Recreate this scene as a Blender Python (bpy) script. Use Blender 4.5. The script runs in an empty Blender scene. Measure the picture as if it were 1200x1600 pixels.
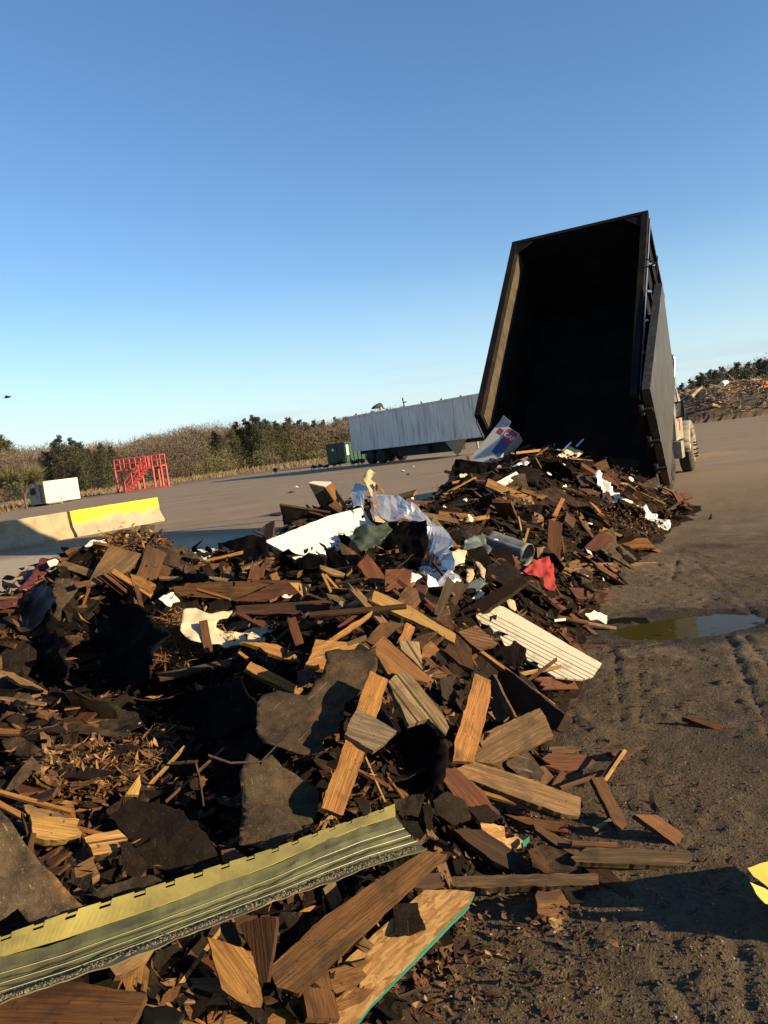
import bpy, bmesh, math, random
import numpy as np
from mathutils import Vector, Matrix, noise as mnoise
from mathutils.geometry import delaunay_2d_cdt
random.seed(7)
rnd = random.random
def U(a, b): return a + (b - a) * rnd()
sc = bpy.context.scene
COL = sc.collection
V = Vector

# ------------------------------------------------------------------ camera
F_PX = 1250.0
PITCH, ROLL = math.radians(5.0), math.radians(7.3)
CAM = V((0, 0, 1.65))
Fv = V((0, math.cos(PITCH), -math.sin(PITCH)))
U0 = V((0, math.sin(PITCH), math.cos(PITCH)))
Rv = V((1, 0, 0)) * math.cos(ROLL) - U0 * math.sin(ROLL)
Uv = V((1, 0, 0)) * math.sin(ROLL) + U0 * math.cos(ROLL)
def ray(u, v): return Fv + Rv * ((u - 600) / F_PX) - Uv * ((v - 800) / F_PX)
def at(u, v, d): return CAM + ray(u, v) * d
def gnd(u, v, z=0.0):
    d = ray(u, v); return CAM + d * ((z - CAM.z) / d.z)
def proj(P):
    d = P - CAM; z = d.dot(Fv)
    return 600 + F_PX * d.dot(Rv) / z, 800 - F_PX * d.dot(Uv) / z
cd = bpy.data.cameras.new('camera'); co = bpy.data.objects.new('camera', cd); COL.objects.link(co)
m = Matrix((Rv, Uv, -Fv)).transposed().to_4x4(); m.translation = CAM
co.matrix_world = m
cd.sensor_fit = 'VERTICAL'; cd.sensor_height = 24.0; cd.lens = F_PX / 1600 * 24.0
cd.clip_start = .05; cd.clip_end = 6000
sc.camera = co

# ------------------------------------------------------------------ light
AZ, EL = math.radians(115.5), math.radians(15)
S = V((math.sin(AZ) * math.cos(EL), math.cos(AZ) * math.cos(EL), math.sin(EL)))
w = bpy.data.worlds.new('World'); sc.world = w; w.use_nodes = True
nt = w.node_tree; bg = nt.nodes['Background']
sky = nt.nodes.new('ShaderNodeTexSky'); sky.sky_type = 'NISHITA'; sky.sun_disc = False
sky.sun_elevation = EL; sky.sun_rotation = AZ; sky.altitude = 200; sky.air_density = 1.0; sky.dust_density = .05; sky.ozone_density = 1.7
hsv = nt.nodes.new('ShaderNodeHueSaturation'); hsv.inputs['Hue'].default_value = .5; hsv.inputs['Saturation'].default_value = 1.12
tint = nt.nodes.new('ShaderNodeMix'); tint.data_type = 'RGBA'; tint.blend_type = 'MULTIPLY'; tint.inputs[0].default_value = 1; tint.inputs[7].default_value = (.92, 1.01, 1.16, 1)
nt.links.new(sky.outputs[0], hsv.inputs['Color']); nt.links.new(hsv.outputs[0], tint.inputs[6]); 
# pale air low over the horizon and a few thin streaks of cloud
tcw = nt.nodes.new('ShaderNodeTexCoord'); sepw = nt.nodes.new('ShaderNodeSeparateXYZ'); nt.links.new(tcw.outputs['Generated'], sepw.inputs[0])
rw = nt.nodes.new('ShaderNodeValToRGB'); e = rw.color_ramp.elements; e[0].position = 0; e[0].color = (.85,) * 3 + (1,); e[1].position = .20; e[1].color = (0, 0, 0, 1)
e2 = e.new(.07); e2.color = (.38, .38, .38, 1); nt.links.new(sepw.outputs[2], rw.inputs[0])
hz_ = nt.nodes.new('ShaderNodeMix'); hz_.data_type = 'RGBA'; nt.links.new(rw.outputs[0], hz_.inputs[0]); nt.links.new(tint.outputs[2], hz_.inputs[6]); hz_.inputs[7].default_value = (3.7, 4.75, 5.75, 1)
mpw = nt.nodes.new('ShaderNodeMapping'); mpw.inputs['Scale'].default_value = (2.2, 2.2, 46); nt.links.new(tcw.outputs['Generated'], mpw.inputs[0])
nw = nt.nodes.new('ShaderNodeTexNoise'); nw.inputs['Scale'].default_value = 1.3; nw.inputs['Detail'].default_value = 4; nt.links.new(mpw.outputs[0], nw.inputs['Vector'])
r2 = nt.nodes.new('ShaderNodeValToRGB'); q_ = r2.color_ramp.elements; q_[0].position = .52; q_[0].color = (0, 0, 0, 1); q_[1].position = .70; q_[1].color = (.42, .42, .42, 1); nt.links.new(nw.outputs['Fac'], r2.inputs[0])
r3 = nt.nodes.new('ShaderNodeValToRGB'); q_ = r3.color_ramp.elements; q_[0].position = .03; q_[0].color = (1, 1, 1, 1); q_[1].position = .11; q_[1].color = (0, 0, 0, 1); nt.links.new(sepw.outputs[2], r3.inputs[0])
mm_ = nt.nodes.new('ShaderNodeMath'); mm_.operation = 'MULTIPLY'; nt.links.new(r2.outputs[0], mm_.inputs[0]); nt.links.new(r3.outputs[0], mm_.inputs[1])
cl_ = nt.nodes.new('ShaderNodeMix'); cl_.data_type = 'RGBA'; nt.links.new(mm_.outputs[0], cl_.inputs[0]); nt.links.new(hz_.outputs[2], cl_.inputs[6]); cl_.inputs[7].default_value = (2.5, 3.3, 4.3, 1)
nt.links.new(cl_.outputs[2], bg.inputs[0]); bg.inputs[1].default_value = .07
sl = bpy.data.lights.new('sun', 'SUN'); so = bpy.data.objects.new('sun', sl); COL.objects.link(so)
sl.energy = 5.0; sl.angle = math.radians(.5); sl.color = (1, .765, .455)
so.rotation_euler = S.to_track_quat('Z', 'Y').to_euler(); so.location = (30, -10, 30)
vs = sc.view_settings; vs.view_transform = 'Standard'; vs.look = 'None'; vs.exposure = 1.3; vs.gamma = 1; vs.use_curve_mapping = False

# ------------------------------------------------------------------ materials
class N:
    """small node graph writer"""
    def __init__(s, name, rough=.8, metal=0.0, spec=.3):
        s.m = bpy.data.materials.new(name); s.m.use_nodes = True
        s.t = s.m.node_tree; s.b = s.t.nodes['Principled BSDF']
        s.b.inputs['Roughness'].default_value = rough; s.b.inputs['Metallic'].default_value = metal
        s.b.inputs['Specular IOR Level'].default_value = spec
    def n(s, k, **kw):
        x = s.t.nodes.new('ShaderNode' + k)
        for a, b in kw.items(): setattr(x, a, b)
        return x
    def l(s, a, b): s.t.links.new(a, b)
    def coord(s, kind='Object', scale=(1, 1, 1), rand=True):
        tc = s.n('TexCoord'); mp = s.n('Mapping'); mp.inputs['Scale'].default_value = scale
        s.l(tc.outputs[kind], mp.inputs[0])
        if rand:
            oi = s.n('ObjectInfo'); mu = s.n('Math', operation='MULTIPLY'); mu.inputs[1].default_value = 37.0
            s.l(oi.outputs['Random'], mu.inputs[0]); s.l(mu.outputs[0], mp.inputs['Location'])
        return mp.outputs[0]
    def noise(s, co, scale, detail=4, rough=.6, dist=0):
        x = s.n('TexNoise'); x.inputs['Scale'].default_value = scale; x.inputs['Detail'].default_value = detail
        x.inputs['Roughness'].default_value = rough; x.inputs['Distortion'].default_value = dist
        s.l(co, x.inputs['Vector']); return x.outputs['Fac']
    def ramp(s, fac, stops):
        x = s.n('ValToRGB'); e = x.color_ramp.elements
        while len(e) < len(stops): e.new(.5)
        for i, (p, c) in enumerate(stops):
            e[i].position = p; e[i].color = (c, c, c, 1) if not isinstance(c, tuple) else c + (1,)
        s.l(fac, x.inputs[0]); return x.outputs[0]
    def mix(s, fac, a, b, mode='MIX'):
        x = s.n('Mix', data_type='RGBA', blend_type=mode)
        for inp, val in ((x.inputs[0], fac), (x.inputs[6], a), (x.inputs[7], b)):
            if isinstance(val, (int, float)): inp.default_value = val
            elif isinstance(val, tuple): inp.default_value = val + (1,)
            else: s.l(val, inp)
        return x.outputs[2]
    def math(s, op, a, b=None, c=None):
        x = s.n('Math', operation=op)
        for i, val in enumerate((a, b, c)):
            if val is None: continue
            if isinstance(val, (int, float)): x.inputs[i].default_value = val
            else: s.l(val, x.inputs[i])
        return x.outputs[0]
    def xyz(s, co):
        x = s.n('SeparateXYZ'); s.l(co, x.inputs[0]); return x.outputs
    def vary(s, col, lo=.75, hi=1.2, hue=.006):
        oi = s.n('ObjectInfo'); h = s.n('HueSaturation')
        mr = s.n('MapRange'); mr.inputs[3].default_value = lo; mr.inputs[4].default_value = hi
        s.l(oi.outputs['Random'], mr.inputs[0]); s.l(mr.outputs[0], h.inputs['Value'])
        f = s.math('FRACT', s.math('MULTIPLY', oi.outputs['Random'], 7.31))
        mr2 = s.n('MapRange'); mr2.inputs[3].default_value = .5 - hue; mr2.inputs[4].default_value = .5 + hue
        s.l(f, mr2.inputs[0]); s.l(mr2.outputs[0], h.inputs['Hue']); s.l(col, h.inputs['Color'])
        return h.outputs[0]
    def out(s, col, bump=None, bs=.4, bd=.01):
        if isinstance(col, tuple): s.b.inputs['Base Color'].default_value = col + (1,)
        else: s.l(col, s.b.inputs['Base Color'])
        if bump is not None:
            x = s.n('Bump'); x.inputs['Strength'].default_value = bs; x.inputs['Distance'].default_value = bd
            s.l(bump, x.inputs['Height']); s.l(x.outputs[0], s.b.inputs['Normal'])
        return s.m

def wood(name, dark, light, stain, stain_at=.55, gscale=30, groove=0, bs=.7, lo=.62, hi=1.15):
    g = N(name, .78, 0, .25)
    c = g.coord('Object', (2.0, gscale, gscale))
    gr = g.noise(c, 1.0, 7, .68, .35)
    fine = g.noise(g.coord('Object', (9, 220, 220)), 1.0, 3, .6)
    col = g.ramp(gr, [(.3, dark), (.52, tuple((a + b) / 2 for a, b in zip(dark, light))), (.72, light)])
    col = g.mix(g.ramp(fine, [(.38, .0), (.66, .7)]), col, tuple(x * .38 for x in dark))
    blot = g.noise(g.coord('Object', (5, 8, 8)), 1.0, 6, .65, .6)
    col = g.mix(g.ramp(blot, [(stain_at, 0.0), (stain_at + .16, .85)]), col, stain)
    vo = g.n('TexVoronoi'); vo.inputs['Scale'].default_value = 1.0; g.l(g.coord('Object', (3.2, 9, 9)), vo.inputs['Vector'])
    col = g.mix(g.ramp(vo.outputs['Distance'], [(.05, .8), (.12, 0.0)]), col, tuple(x * .35 for x in dark))
    sp = g.noise(g.coord('Object', (70, 70, 70)), 1.0, 2, .5)
    col = g.mix(g.ramp(sp, [(.66, 0.0), (.72, .7)]), col, (.018, .013, .01))
    h = g.math('ADD', gr, g.math('MULTIPLY', fine, .5))
    if groove:
        y = g.xyz(g.coord('Object', (1, 1, 1), False))[1]
        f = g.math('FRACT', g.math('MULTIPLY', y, groove))
        ln = g.math('LESS_THAN', f, .16)
        col = g.mix(g.math('MULTIPLY', ln, .85), col, (.012, .009, .006))
        h = g.math('SUBTRACT', h, g.math('MULTIPLY', ln, 1.5))
    return g.out(g.vary(col, lo, hi), h, bs, .006)

def tar(name, base, dust, dust_at=.55, rough=.85, speck=.8, spec=.10):
    g = N(name, rough, 0, spec)
    c = g.coord('Object')
    big = g.noise(c, 3.5, 6, .65, .5)
    col = g.mix(g.ramp(big, [(dust_at - .12, 0.0), (dust_at + .15, .8)]), base, dust)
    ru = g.noise(g.coord('Object', (2.2, 6, 4)), 1.0, 5, .7, .8)
    col = g.mix(g.ramp(ru, [(.56, 0.0), (.70, .65)]), col, (dust[0] * 2.0, dust[1] * 1.35, dust[2] * .85))
    sp = g.noise(c, 190, 2, .5)
    col = g.mix(g.ramp(sp, [(.62, 0.0), (.74, .55)]), col, tuple(min(1, x * 3.2) for x in dust))
    sp2 = g.noise(c, 26, 5, .7)
    col = g.mix(g.ramp(sp2, [(.3, speck), (.55, 0.0)]), col, tuple(x * .45 for x in base))
    scr = g.noise(g.coord('Object', (3, 90, 60)), 1.0, 2, .5)
    col = g.mix(g.ramp(scr, [(.70, 0.0), (.74, .35)]), col, tuple(min(1, x * 4) for x in dust))
    return g.out(g.vary(col, .7, 1.25), g.math('ADD', sp2, g.math('MULTIPLY', sp, .5)), .45, .006)

def plain(name, base, dirt, at_=.6, rough=.5, metal=0.0, scale=6, bs=.15, vary=False, spec=.4):
    g = N(name, rough, metal, spec)
    c = g.coord('Object')
    b = g.noise(c, scale, 6, .65, .4)
    col = g.mix(g.ramp(b, [(at_ - .1, 0.0), (at_ + .14, .85)]), base, dirt)
    f = g.noise(c, scale * 14, 3, .6)
    col = g.mix(g.ramp(f, [(.55, 0.0), (.75, .35)]), col, dirt)
    if vary: col = g.vary(col, .75, 1.2)
    return g.out(col, g.math('ADD', b, g.math('MULTIPLY', f, .3)), bs, .008)

M = {}
M['orange'] = wood('pine_fresh', (0.1539, 0.0689, 0.01652), (0.328, 0.1626, 0.04248), (0.06024, 0.02756, 0.00944), .53)
M['yellow'] = wood('pine_yellow', (0.2543, 0.135, 0.0354), (0.4417, 0.2618, 0.08024), (0.1004, 0.04961, 0.01416), .58)
M['brown'] = wood('pine_stained', (0.06348, 0.02766, 0.00885), (0.1555, 0.06843, 0.02124), (0.02539, 0.0131, 0.0059), .50)
M['red'] = wood('wood_reddish', (0.05962, 0.02038, 0.00708), (0.1408, 0.0495, 0.01534), (0.02318, 0.01165, 0.0059), .52)
M['dark'] = wood('wood_dark', (0.02484, 0.01184, 0.00472), (0.077, 0.03453, 0.01121), (0.0149, 0.00888, 0.00413), .5)
M['grey'] = wood('wood_weathered', (0.0828, 0.0611, 0.03304), (0.2898, 0.221, 0.1298), (0.0621, 0.0429, 0.02242), .56, 46, 0, 1.0)
M['greybrown'] = wood('wood_half_weathered', (0.1035, 0.0546, 0.02124), (0.276, 0.1625, 0.0708), (0.069, 0.0442, 0.02124), .46, 38)
M['greygroove'] = wood('wood_weathered_grooved', (0.1035, 0.0689, 0.0295), (0.3243, 0.234, 0.118), (0.0621, 0.039, 0.01652), .56, 44, 16, .9)
M['browngroove'] = wood('wood_brown_grooved', (0.07949, 0.03861, 0.01298), (0.1888, 0.09438, 0.03245), (0.02981, 0.01716, 0.00708), .55, 34, 42)
M['orangegroove'] = wood('wood_orange_grooved', (0.174, 0.08544, 0.0236), (0.348, 0.1929, 0.0649), (0.08032, 0.04134, 0.0118), .58, 30, 24)
M['greywet'] = wood('wood_dark_weathered', (0.03478, 0.02231, 0.01062), (0.1341, 0.0858, 0.04012), (0.01987, 0.01287, 0.00649), .52, 40, 0, .8)
M['tar'] = tar('tar_paper', (0.01116, 0.007975, 0.00552), (0.0248, 0.01705, 0.01104), .6)
M['tarbrown'] = tar('tar_paper_dusty', (.020, .0145, .0095), (.050, .037, .024), .48)
M['felt'] = tar('felt_weathered', (.034, .0245, .0155), (.070, .051, .032), .46)
M['tarred'] = tar('shingle_rusty', (0.02232, 0.0121, 0.0069), (0.0527, 0.0286, 0.01472), .56)
M['black'] = tar('felt_black', (0.00527, 0.004125, 0.00345), (0.00992, 0.007425, 0.00552), .66, .85, .8, .06)
M['plastic'] = plain('black_plastic', (.006, .006, .006), (.016, .013, .010), .6, .55, 0, 6, .2, False, .12)
M['white'] = plain('white_board', (.56, .54, .48), (.40, .34, .25), .72, .6)
M['bag'] = plain('white_film', (.58, .56, .54), (.36, .33, .30), .7, .35, 0, 9)
M['cream'] = plain('cream_vinyl', (.43, .36, .235), (.24, .18, .10), .62, .45)
M['tan'] = plain('tan_insulation', (.34, .26, .15), (.17, .12, .06), .55, .9, 0, 14, .8)
M['redcloth'] = plain('red_cloth', (.22, .016, .015), (.12, .009, .008), .6, .85, 0, 10, .3)
M['maroon'] = plain('maroon_cloth', (.050, .006, .007), (.022, .004, .005), .55, .8, 0, 8, .3)
M['bluerag'] = plain('blue_rag', (.04, .06, .16), (.02, .03, .08), .55, .8)
M['foil'] = plain('aluminium_foil', (.80, .81, .83), (.55, .55, .56), .66, .16, 1.0, 3, .25)
M['galv'] = plain('galvanised_sheet', (.16, .18, .185), (.08, .082, .075), .52, .62, .3, 7, .25)
M['tarp'] = plain('grey_green_tarp', (.055, .075, .072), (.025, .03, .028), .55, .55, 0, 10, .4)
M['netting'] = plain('green_netting', (.018, .03, .02), (.04, .045, .028), .6, .7, 0, 16, .8)
M['paper'] = plain('white_paper', (.50, .46, .38), (.28, .23, .16), .66, .8)
M['concrete'] = plain('concrete', (.30, .24, .15), (.20, .155, .085), .55, .9, 0, 3, .3)
M['redpaint'] = plain('red_paint', (.42, .055, .05), (.22, .035, .03), .62, .5)
M['bodyblack'] = plain('black_paint_worn', (.0055, .0045, .0038), (.020, .013, .008), .55, .75, 0, 2.4, .3, False, .12)
M['rustliner'] = plain('worn_liner', (.070, .052, .031), (.022, .016, .010), .46, .7, 0, 5, .5)
M['rubber'] = plain('rubber', (.018, .017, .016), (.05, .042, .032), .6, .85)
M['chrome'] = plain('steel_pipe', (.55, .55, .55), (.35, .33, .3), .6, .28, 1.0)
M['truckwhite'] = plain('white_truck_paint', (0.276, 0.258, 0.2131), (0.132, 0.102, 0.06336), .50, .4, 0, 3)
M['rim'] = plain('muddy_rim', (0.1764, 0.134, 0.06916), (0.0924, 0.06496, 0.03276), .5, .7)
M['undercar'] = plain('dark_underside', (.012, .011, .010), (.03, .025, .02), .6, .8)
M['greenpaint'] = plain('green_paint', (.007, .048, .025), (.008, .026, .016), .58, .5, 0, 3)
M['boxwhite'] = plain('white_box_paint', (.54, .50, .42), (.38, .32, .23), .66, .5, 0, 2)
M['boxgrey'] = plain('grey_box_end', (.30, .28, .24), (.16, .14, .11), .55, .6, 0, 3)
M['glass'] = plain('mirror_glass', (.55, .65, .72), (.5, .6, .66), .7, .05, 1.0)
M['bird'] = plain('black_feathers', (.012, .011, .011), (.025, .02, .018), .6, .7)
M['birdhead'] = plain('grey_head_skin', (.10, .08, .075), (.06, .05, .05), .6, .8)
M['bark'] = plain('bark', (.10, .075, .05), (.05, .038, .027), .5, .9, 0, 2)
M['twig'] = plain('bare_twigs', (0.14, 0.09873, 0.06975), (0.084, 0.0602, 0.04343), .5, .9, 0, .05, .1, True)
M['twiggrey'] = plain('grey_twigs', (0.1913, 0.1527, 0.1125), (0.1125, 0.09165, 0.06875), .5, .9, 0, .05, .1, True)
M['twigolive'] = plain('olive_twigs', (.135, .125, .05), (.09, .085, .04), .5, .9, 0, .05, .1, True)
M['pine'] = plain('pine_needles', (.042, .048, .019), (.082, .072, .03), .52, .85, 0, .6, .1, True)
M['pinedark'] = plain('dark_pine_needles', (.030, .038, .018), (.058, .056, .025), .52, .85, 0, .6, .1, True)
M['drygrass'] = plain('dry_grass', (0.176, 0.124, 0.06), (0.112, 0.08, 0.04), .5, .9, 0, .3)
M['slash'] = plain('bleached_wood', (.34, .245, .15), (.17, .115, .07), .5, .85, 0, .7)
M['slashdark'] = plain('dark_slash', (.10, .072, .045), (.045, .034, .024), .5, .9, 0, 2)
M['leaf'] = plain('dead_leaves', (.10, .046, .014), (.035, .017, .007), .5, .8, 0, 30)
M['leafpale'] = plain('pale_leaves', (.26, .155, .06), (.13, .068, .022), .55, .8, 0, 30)
M['straw'] = plain('pine_straw', (.17, .08, .026), (.07, .034, .012), .5, .8, 0, 40)
M['carton'] = plain('carton_white', (0.372, 0.3627, 0.3472), (0.248, 0.2232, 0.1984), .68, .5)
M['pink'] = plain('carton_pink', (0.3224, 0.0217, 0.0527), (0.2232, 0.0186, 0.0434), .7, .5)
M['cartonblue'] = plain('carton_blue', (0.031, 0.0527, 0.1426), (0.0248, 0.0372, 0.093), .65, .5)
M['cartonred'] = plain('carton_red', (0.279, 0.0186, 0.0248), (0.186, 0.0124, 0.0186), .7, .5)
M['teal'] = plain('teal_edge_paint', (0.009, 0.12, 0.087), (0.009, 0.072, 0.054), .66, .6, 0, 12)
M['orangeplastic'] = plain('orange_paint', (.65, .16, .02), (.45, .1, .02), .65, .5)

def m_foil_sheet():
    g = N('stucco_foil', .27, .85); c = g.coord('Object')
    a = g.noise(c, 2.2, 3, .5, .6); b = g.noise(c, 40, 3, .6)
    col = g.mix(g.ramp(a, [(.45, 0.0), (.75, .5)]), (.86, .80, .70), (.42, .35, .26))
    return g.out(col, g.math('ADD', a, g.math('MULTIPLY', b, .05)), .35, .03)
M['foil'] = m_foil_sheet()
def m_osb():
    g = N('osb', .8, 0, .2); c = g.coord('Object'); col = (.3, .17, .06); hs = None
    for k, (rot, sc_x, sc_y) in enumerate(((.3, 20, 80), (1.5, 24, 95), (2.5, 18, 70), (.9, 26, 100))):
        mp = g.n('Mapping'); mp.inputs['Rotation'].default_value = (0, 0, rot); mp.inputs['Scale'].default_value = (sc_x, sc_y, 20); mp.inputs['Location'].default_value = (k * 3.3, k * 1.7, 0); g.l(c, mp.inputs[0])
        vo = g.n('TexVoronoi'); vo.inputs['Scale'].default_value = 1.0; g.l(mp.outputs[0], vo.inputs['Vector'])
        se = g.n('SeparateColor'); g.l(vo.outputs['Color'], se.inputs[0])
        tone = g.ramp(se.outputs[1], [(0.0, (.17, .085, .026)), (.4, (.27, .15, .052)), (1.0, (.37, .225, .09))])
        m_ = g.math('GREATER_THAN', se.outputs[0], (0, .62, .68, .74)[k]); col = g.mix(m_, col, tone) if k else tone
        hs = se.outputs[1] if hs is None else g.math('ADD', hs, g.math('MULTIPLY', m_, se.outputs[1]))
    st = g.noise(g.coord('Object', (30, 260, 80)), 1.0, 3, .6)
    col = g.mix(g.ramp(st, [(.5, 0.0), (.8, .45)]), col, (.20, .10, .03))
    d = g.noise(c, 7, 6, .75)
    col = g.mix(g.ramp(d, [(.58, 0.0), (.68, .8)]), col, (.07, .036, .015))
    return g.out(col, hs, .35, .004)
M['osb'] = m_osb()
def m_siding(name, base, dirt, lines, edge=None):
    """ribbed vinyl: grooves run along local x at the listed fractions of the width (local y in metres)"""
    g = N(name, .42, 0, .45); c = g.coord('Object', (1, 1, 1), False)
    b = g.noise(c, 7, 6, .7, .4); f = g.noise(c, 60, 3, .6)
    col = g.mix(g.ramp(b, [(.54, 0.0), (.74, .75)]), base, dirt)
    col = g.mix(g.ramp(f, [(.62, 0.0), (.74, .6)]), col, dirt)
    y = g.xyz(c)[1]; h = g.math('MULTIPLY', b, .3)
    for (yy, ww, dk) in lines:
        d = g.math('LESS_THAN', g.math('ABSOLUTE', g.math('SUBTRACT', y, yy)), ww)
        col = g.mix(g.math('MULTIPLY', d, dk), col, dirt); h = g.math('SUBTRACT', h, d)
    return g.out(col, h, .5, .006)
M['siding'] = m_siding('white_siding', (.37, .34, .255), (.10, .075, .04), [(-.125, .006, .9), (-.09, .004, .8), (-.045, .006, .95), (-.005, .004, .8), (.035, .006, .9), (.075, .004, .7), (.12, .005, .8)])

def m_barrier():
    g = N('barrier_paint', .85, 0, .25); c = g.coord('Object', (1, 1, 1), False)
    b = g.noise(c, 2.2, 6, .7, .4); f = g.noise(c, 20, 4, .65)
    con = g.mix(g.ramp(b, [(.4, 0.0), (.7, .8)]), (.33, .275, .19), (.19, .15, .09))
    z = g.xyz(c)[2]
    k = g.math('ADD', z, g.math('MULTIPLY', g.math('SUBTRACT', g.noise(g.coord('Object', (2.2, 2.2, .8), False), 1.6, 4, .7), .5), .75))
    msk = g.ramp(k, [(.40, 0.0), (.46, 1.0)])
    yel = g.mix(g.ramp(f, [(.44, 0.0), (.62, .85)]), (.68, .46, .012), (.38, .28, .10))
    col = g.mix(msk, con, yel)
    return g.out(col, f, .3, .01)
M['barrier'] = m_barrier()
def m_trailer():
    g = N('grey_trailer_side', .5, 0, .3); c = g.coord('Object', (1, 1, 1), False)
    b = g.noise(g.coord('Object', (.5, .5, .18), False), 2.5, 6, .7); f = g.noise(g.coord('Object', (3.5, 3.5, .22), False), 1.5, 4, .65)
    col = g.mix(g.ramp(b, [(.4, 0.0), (.7, .85)]), (.68, .63, .55), (.46, .42, .36))
    col = g.mix(g.ramp(f, [(.53, 0.0), (.68, .75)]), col, (.20, .18, .15))
    return g.out(col, f, .1, .02)
M['trailer'] = m_trailer()
def m_door():
    g = N('scuffed_door', .5, 0, .4); c = g.coord('Object', (1, 1, 1), False)
    b = g.noise(c, 2.2, 6, .7); s2 = g.noise(g.coord('Object', (7, 7, 1.2), False), 1.5, 6, .75, .6)
    col = g.mix(g.ramp(b, [(.35, 0.0), (.7, .8)]), (.022, .023, .0215), (.042, .041, .036))
    col = g.mix(g.ramp(s2, [(.50, 0.0), (.66, .75)]), col, (.11, .085, .050))
    return g.out(col, s2, .2, .01)
M['door'] = m_door()

def tag(o, label, cat, group=None, kind=None):
    if label: o['label'] = label
    if cat: o['category'] = cat
    if group: o['group'] = group
    if kind: o['kind'] = kind
    return o

class MB:
    def __init__(s): s.v = []; s.f = []
    def quad(s, *p):
        i = len(s.v); s.v += [V(x) for x in p]; s.f.append(tuple(range(i, i + len(p)))); return s
    def hexa(s, p):   # 8 points: bottom 4, top 4
        i = len(s.v); s.v += [V(x) for x in p]
        for q in ((3, 2, 1, 0), (4, 5, 6, 7), (0, 1, 5, 4), (1, 2, 6, 5), (2, 3, 7, 6), (3, 0, 4, 7)): s.f.append(tuple(i + k for k in q))
        return s
    def box(s, o, ax, ay, az, x0, x1, y0, y1, z0, z1):
        P = lambda x, y, z: o + ax * x + ay * y + az * z
        return s.hexa([P(x0, y0, z0), P(x1, y0, z0), P(x1, y1, z0), P(x0, y1, z0), P(x0, y0, z1), P(x1, y0, z1), P(x1, y1, z1), P(x0, y1, z1)])
    def loft(s, pts, rad, n=8, cap=True, flat=None):
        """tube through pts with radius (or (rx, ry)) each"""
        pts = [V(p) for p in pts]; rings = []
        ref = V((0, 0, 1))
        for k, p in enumerate(pts):
            t = (pts[min(k + 1, len(pts) - 1)] - pts[max(k - 1, 0)]).normalized()
            if abs(t.dot(ref)) > .95: rf = V((1, 0, 0))
            else: rf = ref
            x = t.cross(rf).normalized(); y = x.cross(t)
            r = rad[k] if isinstance(rad, (list, tuple)) else rad
            rx, ry = r if isinstance(r, tuple) else (r, r)
            i = len(s.v); s.v += [p + x * rx * math.cos(a) + y * ry * math.sin(a) for a in [2 * math.pi * j / n for j in range(n)]]
            rings.append(i)
        for a, b in zip(rings, rings[1:]):
            for j in range(n): s.f.append((a + j, a + (j + 1) % n, b + (j + 1) % n, b + j))
        if cap:
            s.f.append(tuple(rings[0] + j for j in reversed(range(n)))); s.f.append(tuple(rings[-1] + j for j in range(n)))
        return s
    def tube(s, a, b, r, r2=None, n=8): return s.loft([a, b], [r, r if r2 is None else r2], n)
    def build(s, name, mat, parent=None, smooth=False):
        me = bpy.data.meshes.new(name)
        off = V((0, 0, 0)); p = parent
        while p is not None: off += p.location; p = p.parent
        me.from_pydata([tuple(x - off) for x in s.v], [], s.f); me.update()
        if smooth:
            for q in me.polygons: q.use_smooth = True
        o = bpy.data.objects.new(name, me); COL.objects.link(o); o.parent = parent
        me.materials.append(M[mat] if isinstance(mat, str) else mat)
        return o
def recentre(o):
    """put a one-mesh thing's origin at the middle of its base"""
    me = o.data; n = len(me.vertices); a = np.empty(n * 3); me.vertices.foreach_get('co', a); a = a.reshape(-1, 3)
    c = (a.min(0) + a.max(0)) / 2; c[2] = a[:, 2].min(); a -= c; me.vertices.foreach_set('co', a.ravel()); o.location = V(c); me.update(); return o
def thing(name, label, cat, loc, group=None):
    o = bpy.data.objects.new(name, None); COL.objects.link(o); o.location = loc; o.empty_display_size = .3
    return tag(o, label, cat, group)
def copy_tree(o, loc, rz=0, sc_=1.0, label=None):
    c = o.copy(); COL.objects.link(c); c.location = loc; c.rotation_euler = (0, 0, rz); c.scale = (sc_,) * 3
    if label: c['label'] = label
    for ch in list(o.children):
        d = ch.copy(); COL.objects.link(d); d.parent = c
        for g in list(ch.children):
            e = g.copy(); COL.objects.link(e); e.parent = d
    return c
def text(body, size, o, ax, ay, mat, parent, name='lettering', bold=.0):
    cu = bpy.data.curves.new(name, 'FONT'); cu.body = body; cu.size = size; cu.extrude = .002; cu.align_x = 'CENTER'; cu.align_y = 'CENTER'; cu.offset = bold
    t0 = bpy.data.objects.new('tmp', cu); COL.objects.link(t0); bpy.context.view_layer.update()
    me = bpy.data.meshes.new_from_object(t0.evaluated_get(bpy.context.evaluated_depsgraph_get())); bpy.data.objects.remove(t0); bpy.data.curves.remove(cu)
    t = bpy.data.objects.new(name, me); COL.objects.link(t); me.materials.clear(); me.materials.append(M[mat])
    mm = Matrix((ax, ay, ax.cross(ay))).transposed().to_4x4()
    off = V((0, 0, 0)); p = parent
    while p is not None: off += p.location; p = p.parent
    mm.translation = o - off; t.parent = parent; t.matrix_local = mm
    return t

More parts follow.
